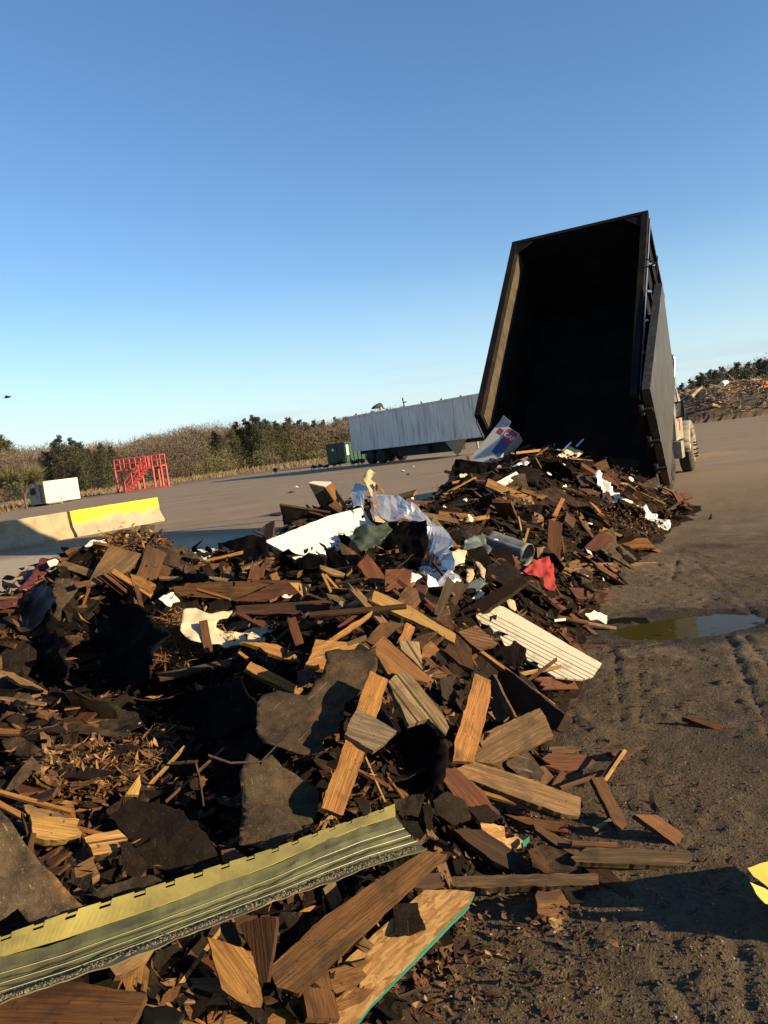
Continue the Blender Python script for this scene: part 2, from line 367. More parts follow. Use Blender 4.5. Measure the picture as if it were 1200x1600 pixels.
# ------------------------------------------------------------------ the heap as a height field
CP = []   # control points x,y,z
def cp(u, v, d):
    p = at(u, v, d); CP.append((p.x, p.y, max(0, p.z)))
for q in [(0, 1590, 1.75), (150, 1590, 1.85), (300, 1590, 1.95), (420, 1590, 2.05), (0, 1480, 1.85), (150, 1470, 2.0), (300, 1450, 2.15), (450, 1420, 2.3), (560, 1380, 2.45), (620, 1330, 2.6),
          (0, 1330, 2.2), (150, 1330, 2.45), (300, 1330, 2.65), (420, 1300, 2.75), (520, 1260, 2.85), (600, 1240, 3.05), (0, 1200, 2.65), (150, 1200, 2.9), (300, 1200, 3.35), (420, 1180, 3.1), (520, 1150, 3.05),
          (640, 1180, 3.35), (700, 1180, 3.25), (0, 1080, 3.1), (150, 1080, 3.85), (300, 1090, 4.0), (420, 1080, 3.5), (540, 1060, 3.25), (640, 1060, 3.55), (740, 1090, 3.55), (30, 980, 3.9), (150, 1000, 4.35), (300, 1000, 4.3),
          (420, 1000, 3.95), (540, 990, 3.7), (640, 970, 4.1), (740, 1000, 4.2), (820, 1060, 4.3), (60, 900, 4.3), (120, 870, 4.5), (190, 845, 4.75), (240, 840, 4.9), (300, 900, 4.9), (350, 900, 4.9),
          (430, 930, 4.7), (330, 872, 5.6), (430, 860, 5.7), (520, 900, 5.0), (600, 900, 4.9), (680, 920, 5.0), (760, 930, 5.2), (840, 1000, 5.2),
          (480, 800, 6.2), (560, 770, 6.3), (640, 800, 6.2), (580, 840, 5.8), (700, 850, 6.1), (800, 870, 6.6), (860, 920, 6.5), (900, 960, 6.3),
          (680, 775, 8.0), (760, 790, 8.4), (850, 830, 8.0), (930, 870, 8.0), (720, 735, 10.5), (800, 730, 11.2), (880, 725, 11.6), (960, 735, 12.0), (850, 770, 10.2), (950, 790, 10.2), (1010, 790, 11.0), (1000, 840, 9.2),
          (780, 712, 13.3), (900, 705, 13.3), (990, 735, 13.2)]: cp(*q)
GEDGE = [(640, 1600), (745, 1420), (760, 1330), (830, 1260), (860, 1160), (890, 1130), (935, 1070), (930, 1010), (950, 960), (960, 930), (985, 890), (1030, 850), (1075, 815), (1090, 790), (1050, 768)]
GE2 = [(GEDGE[i][0] + (GEDGE[i + 1][0] - GEDGE[i][0]) * t / 3, GEDGE[i][1] + (GEDGE[i + 1][1] - GEDGE[i][1]) * t / 3) for i in range(len(GEDGE) - 1) for t in range(3)]
for e in GE2:
    p = gnd(*e); CP.append((p.x, p.y, 0.0)); CP.append((p.x + .9, p.y + .15, 0.0))
for x, y in [(-2.6, 1.0), (-1, .7), (0.2, 1.0), (-4.2, 2.5), (-4.6, 4.5), (-4.3, 6.3), (-3.2, 7.0), (-2.4, 7.4), (-1.6, 8.0), (-1.2, 9.5), (-.3, 11), (.3, 12.5), (.8, 14.5), (2.5, 16), (5, 14.8), (6, 13.5), (1, 17), (-5, 9), (-4, 12), (6, 10), (4.5, 7), (3, 4.5), (2.2, 2.6), (1.2, 1.4)]:
    CP.append((x, y, 0.0))
for x, y, z in [(-2.9, 3.0, .45), (-3.0, 4.2, .6), (-2.6, 5.4, .6), (-1.4, 6.9, .5)]: CP.append((x, y, z))
A_ = np.array(CP); XY = A_[:, :2]; Zc = A_[:, 2]
# anisotropic scaling so that near detail counts like far detail
def wxy(p): return np.stack([p[..., 0], p[..., 1]], -1)
Dm = np.sqrt(((XY[:, None] - XY[None]) ** 2).sum(-1) + .05)
nC = len(Zc); Km = np.zeros((nC + 1, nC + 1)); Km[:nC, :nC] = Dm + np.eye(nC) * -.12; Km[:nC, nC] = 1; Km[nC, :nC] = 1
WT = np.linalg.solve(Km, np.append(Zc, 0))
def heap_np(P):
    d = np.sqrt(((P[:, None] - XY[None]) ** 2).sum(-1) + .05); return d @ WT[:nC] + WT[nC]
GX = np.arange(-5.2, 6.8, .08); GY = np.arange(.4, 17.6, .08)
gx, gy = np.meshgrid(GX, GY)
HG = heap_np(np.stack([gx.ravel(), gy.ravel()], -1)).reshape(gx.shape)
HG[(HG < .02)] = -.05
def heap(x, y):
    i = (x - GX[0]) / .08; j = (y - GY[0]) / .08
    if i < 0 or j < 0 or i >= len(GX) - 1 or j >= len(GY) - 1: return -.05
    a, b = int(i), int(j); fx, fy = i - a, j - b
    return float(HG[b, a] * (1 - fx) * (1 - fy) + HG[b, a + 1] * fx * (1 - fy) + HG[b + 1, a] * (1 - fx) * fy + HG[b + 1, a + 1] * fx * fy)
def hnorm(x, y, e=.12):
    return V((heap(x - e, y) - heap(x + e, y), heap(x, y - e) - heap(x, y + e), 2 * e)).normalized()
def hit(u, v):
    r = ray(u, v); d = 1.2
    while d < 18:
        p = CAM + r * d
        if p.z <= max(0.0, heap(p.x, p.y)): return d
        d += .012 + d * .004
    p = gnd(u, v) if r.z < -.02 else None
    return (p - CAM).dot(Fv) if p is not None else 12.0

def hit2(u, v):
    d = hit(u, v)
    if (u < 1040 and d > 9.5) or (u < 420 and d > 5.5):
        for k in range(0, 130, 6):
            q = hit(u, v + k); p = at(u, v + k, q)
            if heap(p.x, p.y) > .05: return q
    return d
def g_heap_mat():
    g = N('heap_rubble', .95, 0, .04); c = g.coord('Object', (1, 1, 1), False)
    a = g.noise(c, 9, 6, .7); b = g.noise(c, 60, 4, .65)
    col = g.ramp(a, [(.3, (.008, .006, .004)), (.5, (.020, .0135, .0085)), (.68, (.045, .027, .014))])
    col = g.mix(g.ramp(b, [(.62, 0.0), (.75, .6)]), col, (.06, .03, .013))
    return g.out(col, g.math('ADD', a, b), .9, .03)
M['heap'] = g_heap_mat()
vv, idx = [], {}
ff = []
for j, y in enumerate(GY):
    for i, x in enumerate(GX):
        h = HG[j, i]
        nz = mnoise.noise(V((x * 3, y * 3, 0))) * .06 + mnoise.noise(V((x * 9, y * 9, 4))) * .035
        vv.append((x, y, max(-.05, h - .06 + nz * min(1, max(0, h) * 5))))
nx = len(GX)
for j in range(len(GY) - 1):
    for i in range(nx - 1):
        if max(HG[j, i], HG[j + 1, i], HG[j, i + 1], HG[j + 1, i + 1]) > 0: ff.append((j * nx + i, j * nx + i + 1, (j + 1) * nx + i + 1, (j + 1) * nx + i))
hb = MB(); hb.v = [V(q) for q in vv]; hb.f = ff
tag(hb.build('rubble_heap', 'heap'), 'dark mass of tar paper crumbs and soil inside the debris heap', 'rubble', None, 'stuff')

# ------------------------------------------------------------------ pieces of debris
ZM = {'A': (0, 820, 3), 'B': (0, 1080, 3), 'C': (350, 880, 3), 'D': (360, 1150, 3), 'E': (650, 660, 3), 'F': (680, 880, 3), 'G': (650, 1130, 2.4), 'H': (0, 1360, 3),
      'J': (400, 700, 3), 'K': (230, 850, 3.636), 'L': (0, 1250, 1.714), 'O': (500, 1280, 1.714), 'Q': (680, 640, 2.727), 'X': (0, 0, 1)}
def zp(z, pts):
    a, b, s = ZM[z]; return [(a + x / s, b + y / s) for x, y in pts]
def jag(pts, seg, tear, seed):
    out = []; n = len(pts)
    for i in range(n):
        a, b = pts[i], pts[(i + 1) % n]; L = (b - a).length
        if L < 1e-6: continue
        k = max(1, int(L / seg)); nr = V((-(b - a).y, (b - a).x)).normalized()
        for q in range(k):
            t = q / k; p = a + (b - a) * t
            if q > 0 and tear > 0:
                s_ = mnoise.noise(V((seed + t * L * 14, i * 3.1, 0))) * 1.1 + mnoise.noise(V((seed + t * L * 60, i * 5.3, 7))) * .6
                p = p + nr * tear * s_
            out.append(p)
    return out
def sheet_mesh(name, pts, thick, spacing, disp, tear, seg, seed):
    B = jag([V(p) for p in pts], seg, tear, seed)
    nB = len(B); vs_ = list(B)
    if spacing:
        x0 = min(p.x for p in B); x1 = max(p.x for p in B); y0 = min(p.y for p in B); y1 = max(p.y for p in B)
        spacing = max(spacing, math.sqrt((x1 - x0) * (y1 - y0) / 1800))
        y = y0 + spacing * .5
        while y < y1:
            x = x0 + spacing * .5
            while x < x1: vs_.append(V((x + U(-.25, .25) * spacing, y + U(-.25, .25) * spacing))); x += spacing
            y += spacing
    r = delaunay_2d_cdt(vs_, [(i, (i + 1) % nB) for i in range(nB)], [], 1, 1e-5)
    P, T = r[0], [t for t in r[2] if len(t) >= 3]
    used = sorted({i for t in T for i in t}); mp = {k: n_ for n_, k in enumerate(used)}
    P = [P[k] for k in used]; T = [tuple(mp[k] for k in t) for t in T]
    n = len(P); vt = []; 
    zs = [disp(p.x, p.y) if disp else 0.0 for p in P]
    verts = [(p.x, p.y, z) for p, z in zip(P, zs)] + [(p.x, p.y, z - thick) for p, z in zip(P, zs)]
    faces = list(T) + [tuple(reversed([k + n for k in t])) for t in T]
    ec = {}
    for t in T:
        for a, b in zip(t, t[1:] + t[:1]):
            k = (min(a, b), max(a, b)); ec.setdefault(k, []).append((a, b))
    nT = len(faces)
    for k, l in ec.items():
        if len(l) == 1: a, b = l[0]; faces.append((b, a, a + n, b + n))
    me = bpy.data.meshes.new(name); me.from_pydata(verts, [], faces); me.update()
    me['rim'] = nT
    return me
def frame(P, n, xd):
    n = n.normalized(); x = (xd - n * xd.dot(n)).normalized(); y = n.cross(x)
    m_ = Matrix((x, y, n)).transposed().to_4x4(); m_.translation = P; return m_
seedc = [0]
SOFT = {'redcloth', 'bag', 'tarp', 'maroon', 'cream', 'plastic', 'tan', 'black', 'felt', 'bluerag', 'netting'}
def piece(name, label, cat, poly, nrm=None, mat='tar', thick=.018, lift=.03, spacing=0, crumple=0, curl=0, tear=.002, seg=.05, depth=None, group=None, axis=None, edge_mat=None, fold=0):
    """poly in photo pixels, laid on the plane of normal nrm through the heap's surface behind its middle"""
    seedc[0] += 1; sd = seedc[0] * 17.3
    u = sum(p[0] for p in poly) / len(poly); v = sum(p[1] for p in poly) / len(poly)
    d = depth if depth else hit2(u, v)
    P = at(u, v, d - lift)
    if nrm is None:
        hn = hnorm(P.x, P.y); nrm = hn * .5 + V((.08, -.35, .6))
    n = V(nrm).normalized(); vd = ray(u, v).normalized()
    if n.dot(vd) > -.22: n = (n - vd * (n.dot(vd) + .30)).normalized()
    pts = []
    for (a, b) in poly:
        r = ray(a, b); t = (P - CAM).dot(n) / r.dot(n); pts.append(CAM + r * t)
    smp = [pts[i].lerp(pts[(i + 1) % len(pts)], t / 12) for i in range(len(pts)) for t in range(12) for _ in range(1)]
    wts = [(pts[(i + 1) % len(pts)] - pts[i]).length for i in range(len(pts)) for t in range(12)]
    ctr = sum((s_ * w_ for s_, w_ in zip(smp, wts)), V((0, 0, 0))) / sum(wts)
    f0 = frame(P, n, pts[1] - pts[0]).to_3x3(); e1, e2 = f0.col[0], f0.col[1]
    sxx = sum(w_ * (s_ - ctr).dot(e1) ** 2 for s_, w_ in zip(smp, wts)); syy = sum(w_ * (s_ - ctr).dot(e2) ** 2 for s_, w_ in zip(smp, wts)); sxy = sum(w_ * (s_ - ctr).dot(e1) * (s_ - ctr).dot(e2) for s_, w_ in zip(smp, wts))
    an = .5 * math.atan2(2 * sxy, sxx - syy)
    mw = frame(P, n, e1 * math.cos(an) + e2 * math.sin(an)); inv = mw.inverted()
    loc = [(inv @ p) for p in pts]
    minz = None
    def disp(x, y):
        z = 0
        if crumple:
            z += crumple * (mnoise.noise(V((x * 9 + sd, y * 9, sd))) + .5 * mnoise.noise(V((x * 22 + sd, y * 22, 3))))
            if fold: z += crumple * 1.6 * abs(mnoise.noise(V((x * 5 + sd, y * fold, 1)))) 
        if curl: z += curl * (x * x + .4 * y * y) * 4 + curl * .6 * mnoise.noise(V((x * 4 + sd, y * 4, 9)))
        return z
    me = sheet_mesh(name, [V((p.x, p.y)) for p in loc], thick, spacing or ((0.02 if mat in SOFT else .03) if (crumple or curl) else 0), disp if (crumple or curl) else None, tear, seg, sd)
    o = bpy.data.objects.new(name, me); COL.objects.link(o); o.matrix_world = mw
    me.materials.append(M[mat])
    if crumple or curl:
        for q in me.polygons: q.use_smooth = bool(curl) or mat in SOFT
    if edge_mat:
        me.materials.append(M[edge_mat])
        for q in me.polygons:
            if q.index >= me['rim']: q.material_index = 1
    tag(o, label, cat, group)
    return o
def slat(name, label, cat, p0, p1, wpx, mat='orange', lift=.03, thick=.012, nrm=None, group=None, d0=None, d1=None):
    dx, dy = p1[0] - p0[0], p1[1] - p0[1]; L = math.hypot(dx, dy); ex, ey = -dy / L * wpx / 2, dx / L * wpx / 2
    return piece(name, label, cat, [(p0[0] + ex, p0[1] + ey), (p0[0] - ex, p0[1] - ey), (p1[0] - ex, p1[1] - ey), (p1[0] + ex, p1[1] + ey)], nrm, mat, thick, lift, tear=.0015, seg=.03, group=group, axis=1, depth=d0)

# ------------------------------------------------------------------ ground
RUTS = []
def rut(q0, q1, wd, dp): RUTS.append((gnd(*q0), gnd(*q1), wd, dp))
rut((1142, 1005), (1225, 1190), .024, .011); rut((963, 1030), (972, 1135), .018, .010); rut((998, 1020), (1003, 1110), .016, .007); rut((1016, 1015), (1018, 1100), .016, .006)
rut((1062, 865), (1050, 905), .025, .007); rut((1095, 885), (1180, 960), .025, .006); rut((1170, 1000), (1230, 1080), .025, .008); rut((905, 1080), (895, 1130), .016, .006); rut((1130, 1400), (1180, 1600), .025, .008); rut((1010, 1480), (1100, 1600), .025, .008)
PUD = [gnd(*q) for q in [(940, 985), (985, 955), (1080, 958), (1168, 962), (1178, 975), (1165, 990), (1080, 994), (1000, 996)]]
pc = sum(PUD, V((0, 0, 0))) / len(PUD)
def gh(x, y):
    if y > 40 or abs(x) > 25: return 0.0
    f = max(0, min(1, (16 - y) / 6)) * max(0, min(1, (x + 1.5))) * max(0, min(1, (y - 1) / .6))
    if f <= 0: return 0.0
    z = (mnoise.noise(V((x * 2.3, y * 2.3, 0))) * .012 + abs(mnoise.noise(V((x * 9, y * 9, 1)))) * .010 + mnoise.noise(V((x * 24, y * 24, 2))) * .0045 + max(0, mnoise.noise(V((x * 15, y * 15, 5))) - .25) * .03)
    for a, b, wd, dp in RUTS:
        ab = V((b.x - a.x, b.y - a.y)); ap = V((x - a.x, y - a.y)); t = max(-.1, min(1.1, ap.dot(ab) / ab.length_squared))
        d = (ap - ab * t).length + mnoise.noise(V((x * 7, y * 7, 8))) * .03
        if d < wd * 3: z += -dp * math.exp(-(d / wd) ** 2) + dp * .45 * math.exp(-((d - wd * 1.7) / (wd * .6)) ** 2)
    dx, dy = (x - pc.x) / .66, (y - pc.y) / .34
    r = math.hypot(dx, dy) + mnoise.noise(V((x * 3, y * 3, 3))) * .12
    z += -.034 * max(0, 1 - max(0, r - .75) / .35) if r < 1.1 else 0.0
    return z * f
def axis_vals(segs):
    out = []
    for a, b, st in segs:
        k = max(1, int(round((b - a) / st))); out += [a + (b - a) * i / k for i in range(k)]
    return out + [segs[-1][1]]
xs = axis_vals([(-3000, -200, 400), (-200, -30, 20), (-30, -2, 4), (-2, 0, .2), (0, 3.4, .028), (3.4, 7, .06), (7, 15, .8), (15, 200, 18), (200, 3000, 400)])
ys = axis_vals([(-200, -5, 30), (-5, 1.4, .5), (1.4, 8, .028), (8, 13, .06), (13, 30, .8), (30, 200, 12), (200, 4000, 400)])
gb = MB(); nX = len(xs)
gb.v = [V((x, y, gh(x, y))) for y in ys for x in xs]
gb.f = [(j * nX + i, j * nX + i + 1, (j + 1) * nX + i + 1, (j + 1) * nX + i) for j in range(len(ys) - 1) for i in range(nX - 1)]
def m_ground():
    g = N('yard_ground', .88, 0, .25); c = g.coord('Object', (1, 1, 1), False); X, Y, Z = g.xyz(c)
    n1 = g.noise(c, .35, 6, .65); n2 = g.noise(c, 3.2, 6, .7, .3); n3 = g.noise(c, 45, 5, .7); n4 = g.noise(c, 150, 2, .6)
    far = g.ramp(n1, [(.3, (.195, .143, .088)), (.7, (.265, .197, .123))])
    tr = g.noise(g.coord('Object', (.03, .75, 1), False), 1.0, 5, .65, .5)          # long worn streaks across the yard
    far = g.mix(g.ramp(tr, [(.52, 0.0), (.66, .55)]), far, (.25, .20, .145))
    far = g.mix(g.ramp(g.noise(g.coord('Object', (.05, .5, 1), False), 1.4, 5, .7), [(.58, 0.0), (.68, .5)]), far, (.115, .086, .058))
    near = g.ramp(n2, [(.34, (.040, .027, .0125)), (.5, (.075, .051, .025)), (.66, (.115, .082, .043))])
    near = g.mix(g.ramp(n3, [(.45, 0.0), (.7, .7)]), near, (.135, .102, .058))
    near = g.mix(g.ramp(g.noise(c, .9, 5, .7, .5), [(.48, 0.0), (.62, .6)]), near, (.038, .027, .014))
    near = g.mix(g.ramp(g.noise(c, .6, 6, .7, 1.2), [(.56, 0.0), (.66, .55)]), near, (.17, .135, .085))
    near = g.mix(g.ramp(n3, [(.32, .75), (.44, 0.0)]), near, (.028, .02, .014))
    near = g.mix(g.ramp(n4, [(.70, 0.0), (.76, .7)]), near, (.24, .20, .15))
    f = g.math('ADD', g.math('MULTIPLY', g.math('SUBTRACT', 17.0, Y), .09), g.math('MULTIPLY', g.math('SUBTRACT', n1, .5), 1.6))
    f = g.math('MULTIPLY', g.math('MINIMUM', g.math('MAXIMUM', f, 0.0), 1.0), 1.0)
    col = g.mix(f, far, near)
    px, py = pc.x, pc.y
    dx = g.math('DIVIDE', g.math('SUBTRACT', X, px), .92); dy = g.math('DIVIDE', g.math('SUBTRACT', Y, py), .62)
    rr = g.math('ADD', g.math('SQRT', g.math('ADD', g.math('MULTIPLY', dx, dx), g.math('MULTIPLY', dy, dy))), g.math('MULTIPLY', g.math('SUBTRACT', n2, .5), 1.2))
    wet = g.ramp(rr, [(.75, .85), (1.15, 0.0)])
    col = g.mix(wet, col, (.022, .017, .012))
    # the soil and dead grass beyond the yard
    edge = g.math('ADD', g.math('SUBTRACT', Y, g.math('MULTIPLY', X, .9)), g.math('MULTIPLY', g.math('SUBTRACT', n1, .5), 14.0))
    soil = g.mix(g.ramp(g.noise(c, .5, 5, .7), [(.4, 0.0), (.6, 1.0)]), (.21, .155, .08), (.12, .085, .05))
    col = g.mix(g.ramp(g.math('DIVIDE', edge, 200.0), [(.455, 0.0), (.475, 1.0)]), col, soil)
    # a paler concrete pad behind the heap, at the left
    pd = gnd(20, 905); ex_ = g.math('DIVIDE', g.math('SUBTRACT', X, pd.x - 1.5), 7.0); ey_ = g.math('DIVIDE', g.math('SUBTRACT', Y, pd.y + .5), 4.6)
    pr = g.math('ADD', g.math('ADD', g.math('MULTIPLY', ex_, ex_), g.math('MULTIPLY', ey_, ey_)), g.math('MULTIPLY', g.math('SUBTRACT', n2, .5), .8))
    col = g.mix(g.ramp(pr, [(.55, .9), (1.0, 0.0)]), col, (.40, .325, .225))
    # a spill of sand on the asphalt
    q = gnd(1095, 712); sx = g.math('DIVIDE', g.math('SUBTRACT', X, q.x), 1.6); sy = g.math('DIVIDE', g.math('SUBTRACT', Y, q.y), 1.5)
    sr = g.math('ADD', g.math('ADD', g.math('MULTIPLY', sx, sx), g.math('MULTIPLY', sy, sy)), g.math('MULTIPLY', g.math('SUBTRACT', g.noise(c, 1.2, 5, .7), .5), 2.0))
    col = g.mix(g.ramp(sr, [(.3, .8), (1.0, 0.0)]), col, (.34, .215, .105))
    return g.out(col, g.math('ADD', g.math('MULTIPLY', n3, .7), g.math('ADD', n2, g.math('MULTIPLY', n4, .25))), .75, .03)
M['ground'] = m_ground()
tag(gb.build('ground', 'ground', None, True), 'brown dirty yard of asphalt and mud with tyre ruts', 'ground', None, 'structure')
def m_water():
    g = N('puddle_water', .06, 0, .12); c = g.coord('Object', (1, 1, 1), False)
    g.b.inputs['IOR'].default_value = 1.33
    return g.out((.050, .040, .010), g.noise(c, 9, 3, .6), .10, .01)
M['water'] = m_water()
pb = MB(); k = 40
pb.v = [V((pc.x + .78 * math.cos(2 * math.pi * i / k), pc.y + .40 * math.sin(2 * math.pi * i / k), -.0185)) for i in range(k)]; pb.f = [tuple(range(k))]
tag(pb.build('puddle_water', 'water'), 'shallow murky olive puddle in the muddy yard', 'puddle', None, 'structure')

# clods, chips and gravel strewn on the mud
def scatter_bits(name, label, cat, mat, spots, size, flat=.35):
    b = MB()
    for (x, y, z) in spots:
        s_ = size * U(.4, 1.5); a = U(0, 6.28); c_, sn = math.cos(a), math.sin(a); e = U(.5, 1.0)
        ax = V((c_, sn, U(-.4, .4))).normalized(); ay = V((-sn, c_, U(-.4, .4))).normalized(); up = V((0, 0, 1))
        p = V((x, y, z)); i = len(b.v)
        b.v += [p + ax * s_, p + ay * s_ * e, p - ax * s_ * U(.7, 1.1), p - ay * s_ * e, p + up * s_ * flat * U(.5, 1.6) + ax * s_ * U(-.3, .3)]
        for q in ((0, 1, 4), (1, 2, 4), (2, 3, 4), (3, 0, 4)): b.f.append(tuple(i + t for t in q))
    return tag(b.build(name, mat), label, cat, None, 'stuff')
def gspots(n, poly_fn):
    o = []
    while len(o) < n:
        u, v = U(640, 1210), U(760, 1600); p = gnd(u, v)
        if heap(p.x, p.y) > .01 or not poly_fn(u, v, p): continue
        o.append((p.x, p.y, gh(p.x, p.y) - .001))
    return o
M['clod'] = plain('mud_clods', (.07, .052, .035), (.035, .026, .018), .5, .95, 0, 20)
M['pebble'] = plain('pale_pebbles', (.28, .23, .17), (.15, .12, .09), .5, .8, 0, 20)
scatter_bits('mud_clods', 'dark crumbs of mud strewn over the yard', 'mud', 'clod', gspots(5200, lambda u, v, p: True), .0085)
scatter_bits('pale_gravel', 'pale grit lying on the mud', 'gravel', 'pebble', gspots(900, lambda u, v, p: True), .0045)

# ------------------------------------------------------------------ concrete barriers
PROF = [(-.30, 0), (-.30, .08), (-.13, .33), (-.09, .80), (.09, .80), (.13, .33), (.30, .08), (.30, 0)]
def barrier(a, b, label, mat):
    a, b = V((a.x, a.y, 0)), V((b.x, b.y, 0)); d = (b - a).normalized(); s_ = d.cross(V((0, 0, 1))); L = (b - a).length
    mb = MB(); ns = 14
    for i in range(ns + 1):
        t = L * i / ns
        for (x, z) in PROF:
            jx = mnoise.noise(V((t * 3 + a.x, x * 8, z * 6))) * .014 * (1.8 if i in (0, ns) else 1)
            mb.v.append(V((t + (jx if i in (0, ns) else 0), -x + jx * .5, z * .98 + jx * .6)))
    nP = len(PROF)
    for i in range(ns):
        for j in range(nP - 1): mb.f.append((i * nP + j, i * nP + j + 1, (i + 1) * nP + j + 1, (i + 1) * nP + j))
    mb.f.append(tuple(reversed(range(nP)))); mb.f.append(tuple(ns * nP + j for j in range(nP)))
    o = mb.build('concrete_barrier', mat); o.location = a; o.rotation_euler = (0, 0, math.atan2(d.y, d.x))
    return tag(o, label, 'barrier', 'concrete barriers across the yard')
b0, b1 = gnd(121, 836), gnd(257, 811)
dB = (b1 - b0).normalized(); sB = dB.cross(V((0, 0, 1)))
b0 = b0 * .965; b1 = b1 * .965; b0 -= sB * .3; b1 -= sB * .3
barrier(b0, b1, 'concrete barrier with its whole upper half painted yellow', 'barrier')
barrier(b0 - dB * 3.12 , b0 - dB * .10, 'concrete barrier in shade, left of the yellow topped one', 'concrete')

# ------------------------------------------------------------------ red stair platform
base = gnd(222, 766); rt = thing('stair_platform', 'red steel access platform with stairs and guard rails', 'platform', base)
ex = V((math.cos(-.10), math.sin(-.10), 0)); ey = V((-ex.y, ex.x, 0)); ez = V((0, 0, 1))
def PP(x, y, z): return base + ex * x + ey * y + ez * z
def bar(pairs, r, name, parent=rt):
    mb = MB()
    for a, b in pairs: mb.tube(PP(*a), PP(*b), r, n=6)
    return mb.build(name, 'redpaint', parent)
for x in (-2.3, -.25, 1.35, 2.15):
    for y in (0, 1.3): bar([((x, y, 0), (x, y, 2.1))], .10, 'leg')

mb = MB(); mb.box(base, ex, ey, ez, -2.35, 2.2, -.05, 1.35, 2.0, 2.14); mb.build('deck', 'redpaint', rt)
for y in (0, 1.3):
    bar([((-2.3, y, 3.1), (2.15, y, 3.1)), ((-2.3, y, 2.65), (2.15, y, 2.65))] + [((x, y, 2.1), (x, y, 3.12)) for x in (-2.3, -1.35, -.25, .6, 1.35, 2.15)], .05, 'guard_rail')
bar([((-2.3, 0, 3.1), (-2.3, 1.3, 3.1)), ((2.15, 0, 3.1), (2.15, 1.3, 3.1)), ((-2.3, 0, 2.65), (-2.3, 1.3, 2.65))], .05, 'guard_rail')
mb = MB()
for s_ in (-.75, -.1):
    P0, P1 = PP(-1.25, s_, .0), PP(1.05, s_, 2.1)
    mb.hexa([P0 + ex * -.12, P0 + ex * .12, P0 + ex * .12 + ey * .06, P0 + ex * -.12 + ey * .06, P1 + ex * -.12, P1 + ex * .12, P1 + ex * .12 + ey * .06, P1 + ex * -.12 + ey * .06])
mb.build('stair_stringer', 'redpaint', rt)
mb = MB()
for i in range(9):
    t = (i + .5) / 9; mb.box(PP(-1.25 + 2.3 * t, -.72, 2.1 * t), ex, ey, ez, -.13, .13, 0, .62, -.02, .02)
mb.build('stair_tread', 'redpaint', rt)
for s_ in (-.75, -.1):
    bar([((-1.25, s_, 1.0), (1.05, s_, 3.1)), ((-1.25, s_, .55), (1.05, s_, 2.65))] + [((-1.25 + 2.3 * t, s_, 2.1 * t), (-1.25 + 2.3 * t, s_, 2.1 * t + 1.0)) for t in (0, .33, .66, 1)], .05, 'stair_rail')
mb = MB(); mb.box(base, ex, ey, ez, -2.5, 2.4, -.1, .1, 0, .12); mb.box(base, ex, ey, ez, -2.5, 2.4, 1.25, 1.4, 0, .12); mb.build('base_skid', 'redpaint', rt)

# ------------------------------------------------------------------ white box container
base = gnd(92, 787); bx = thing('box_container', 'small white box container with a grey door end and ladder', 'container', base)
ax = V((.50, .86, 0)).normalized(); ay = V((-ax.y, ax.x, 0)); HH = 1.75
O = base + V((-.55, -1.0, 0))
mb = MB(); mb.box(O, ax, ay, ez, 0, 3.3, 0, 1.9, .18, HH + .18); mb.build('body', 'boxwhite', bx)
mb = MB()
for i in range(14): mb.box(O, ax, ay, ez, .06 + i * .235, .12 + i * .235, -.03, -.002, .22, HH + .1)
mb.build('side_rib', 'boxwhite', bx)
mb = MB()
mb.box(O, ax, ay, ez, -.04, -.003, .02, .9, .22, HH + .14); mb.box(O, ax, ay, ez, -.04, -.003, .98, 1.88, .22, HH + .14)
mb.build('end_door', 'boxgrey', bx)
mb = MB(); mb.box(O, ax, ay, ez, -.08, -.045, 1.1, 1.7, .95, 1.5); mb.build('vent_panel', 'undercar', bx)
mb = MB()
for yy in (.12, .42): mb.tube(O + ax * -.12 + ay * yy + ez * .2, O + ax * -.12 + ay * yy + ez * (HH + .15), .03, n=6)
for i in range(7): mb.tube(O + ax * -.12 + ay * .12 + ez * (.35 + i * .24), O + ax * -.12 + ay * .42 + ez * (.35 + i * .24), .025, n=6)
mb.build('ladder', 'undercar', bx)
mb = MB(); mb.box(O, ax, ay, ez, .1, 2.6, .2, .4, 0, .178); mb.box(O, ax, ay, ez, .1, 2.6, 1.5, 1.7, 0, .178); mb.build('skid', 'undercar', bx)
mb = MB(); mb.tube(O + ax * .1 + ay * -.1 + ez * .15, O + ax * .75 + ay * -.9 + ez * .12, .05, n=6); mb.tube(O + ax * 1.4 + ay * -.1 + ez * .15, O + ax * .75 + ay * -.9 + ez * .12, .05, n=6); mb.tube(O + ax * .75 + ay * -.9 + ez * .0, O + ax * .75 + ay * -.9 + ez * .55, .04, n=6); mb.build('tow_bar', 'boxgrey', bx)

# ------------------------------------------------------------------ green roll-off dumpster
base = gnd(541, 724); base = V((base.x, base.y, 0)); base = CAM + (base - CAM) * 1.0; base.z = 0
gr = thing('roll_off_dumpster', 'dark green steel dumpster with vertical ribs behind the grey trailer', 'dumpster', base)
ax = V((-.86, .50, 0)).normalized(); ay = V((.62, .78, 0)).normalized()
mb = MB(); hh = 1.95
for (x0, x1, y0, y1) in ((0, 2.1, 0, .06), (0, 2.1, 4.4, 4.46), (0, .06, .06, 4.4), (2.04, 2.1, .06, 4.4)): mb.box(base, ax, ay, ez, x0, x1, y0, y1, .15, hh)
mb.box(base, ax, ay, ez, .06, 2.04, .06, 4.4, .15, .22); mb.build('body', 'greenpaint', gr)
for i in range(8):
    mb = MB(); mb.box(base, ax, ay, ez, -.09, -.002, .05 + i * .6, .17 + i * .6, .16, hh - .03); mb.build('side_rib', 'greenpaint', gr)
mb = MB(); mb.box(base, ax, ay, ez, .95, 1.07, -.09, -.002, .16, hh - .03); mb.build('end_post', 'greenpaint', gr)
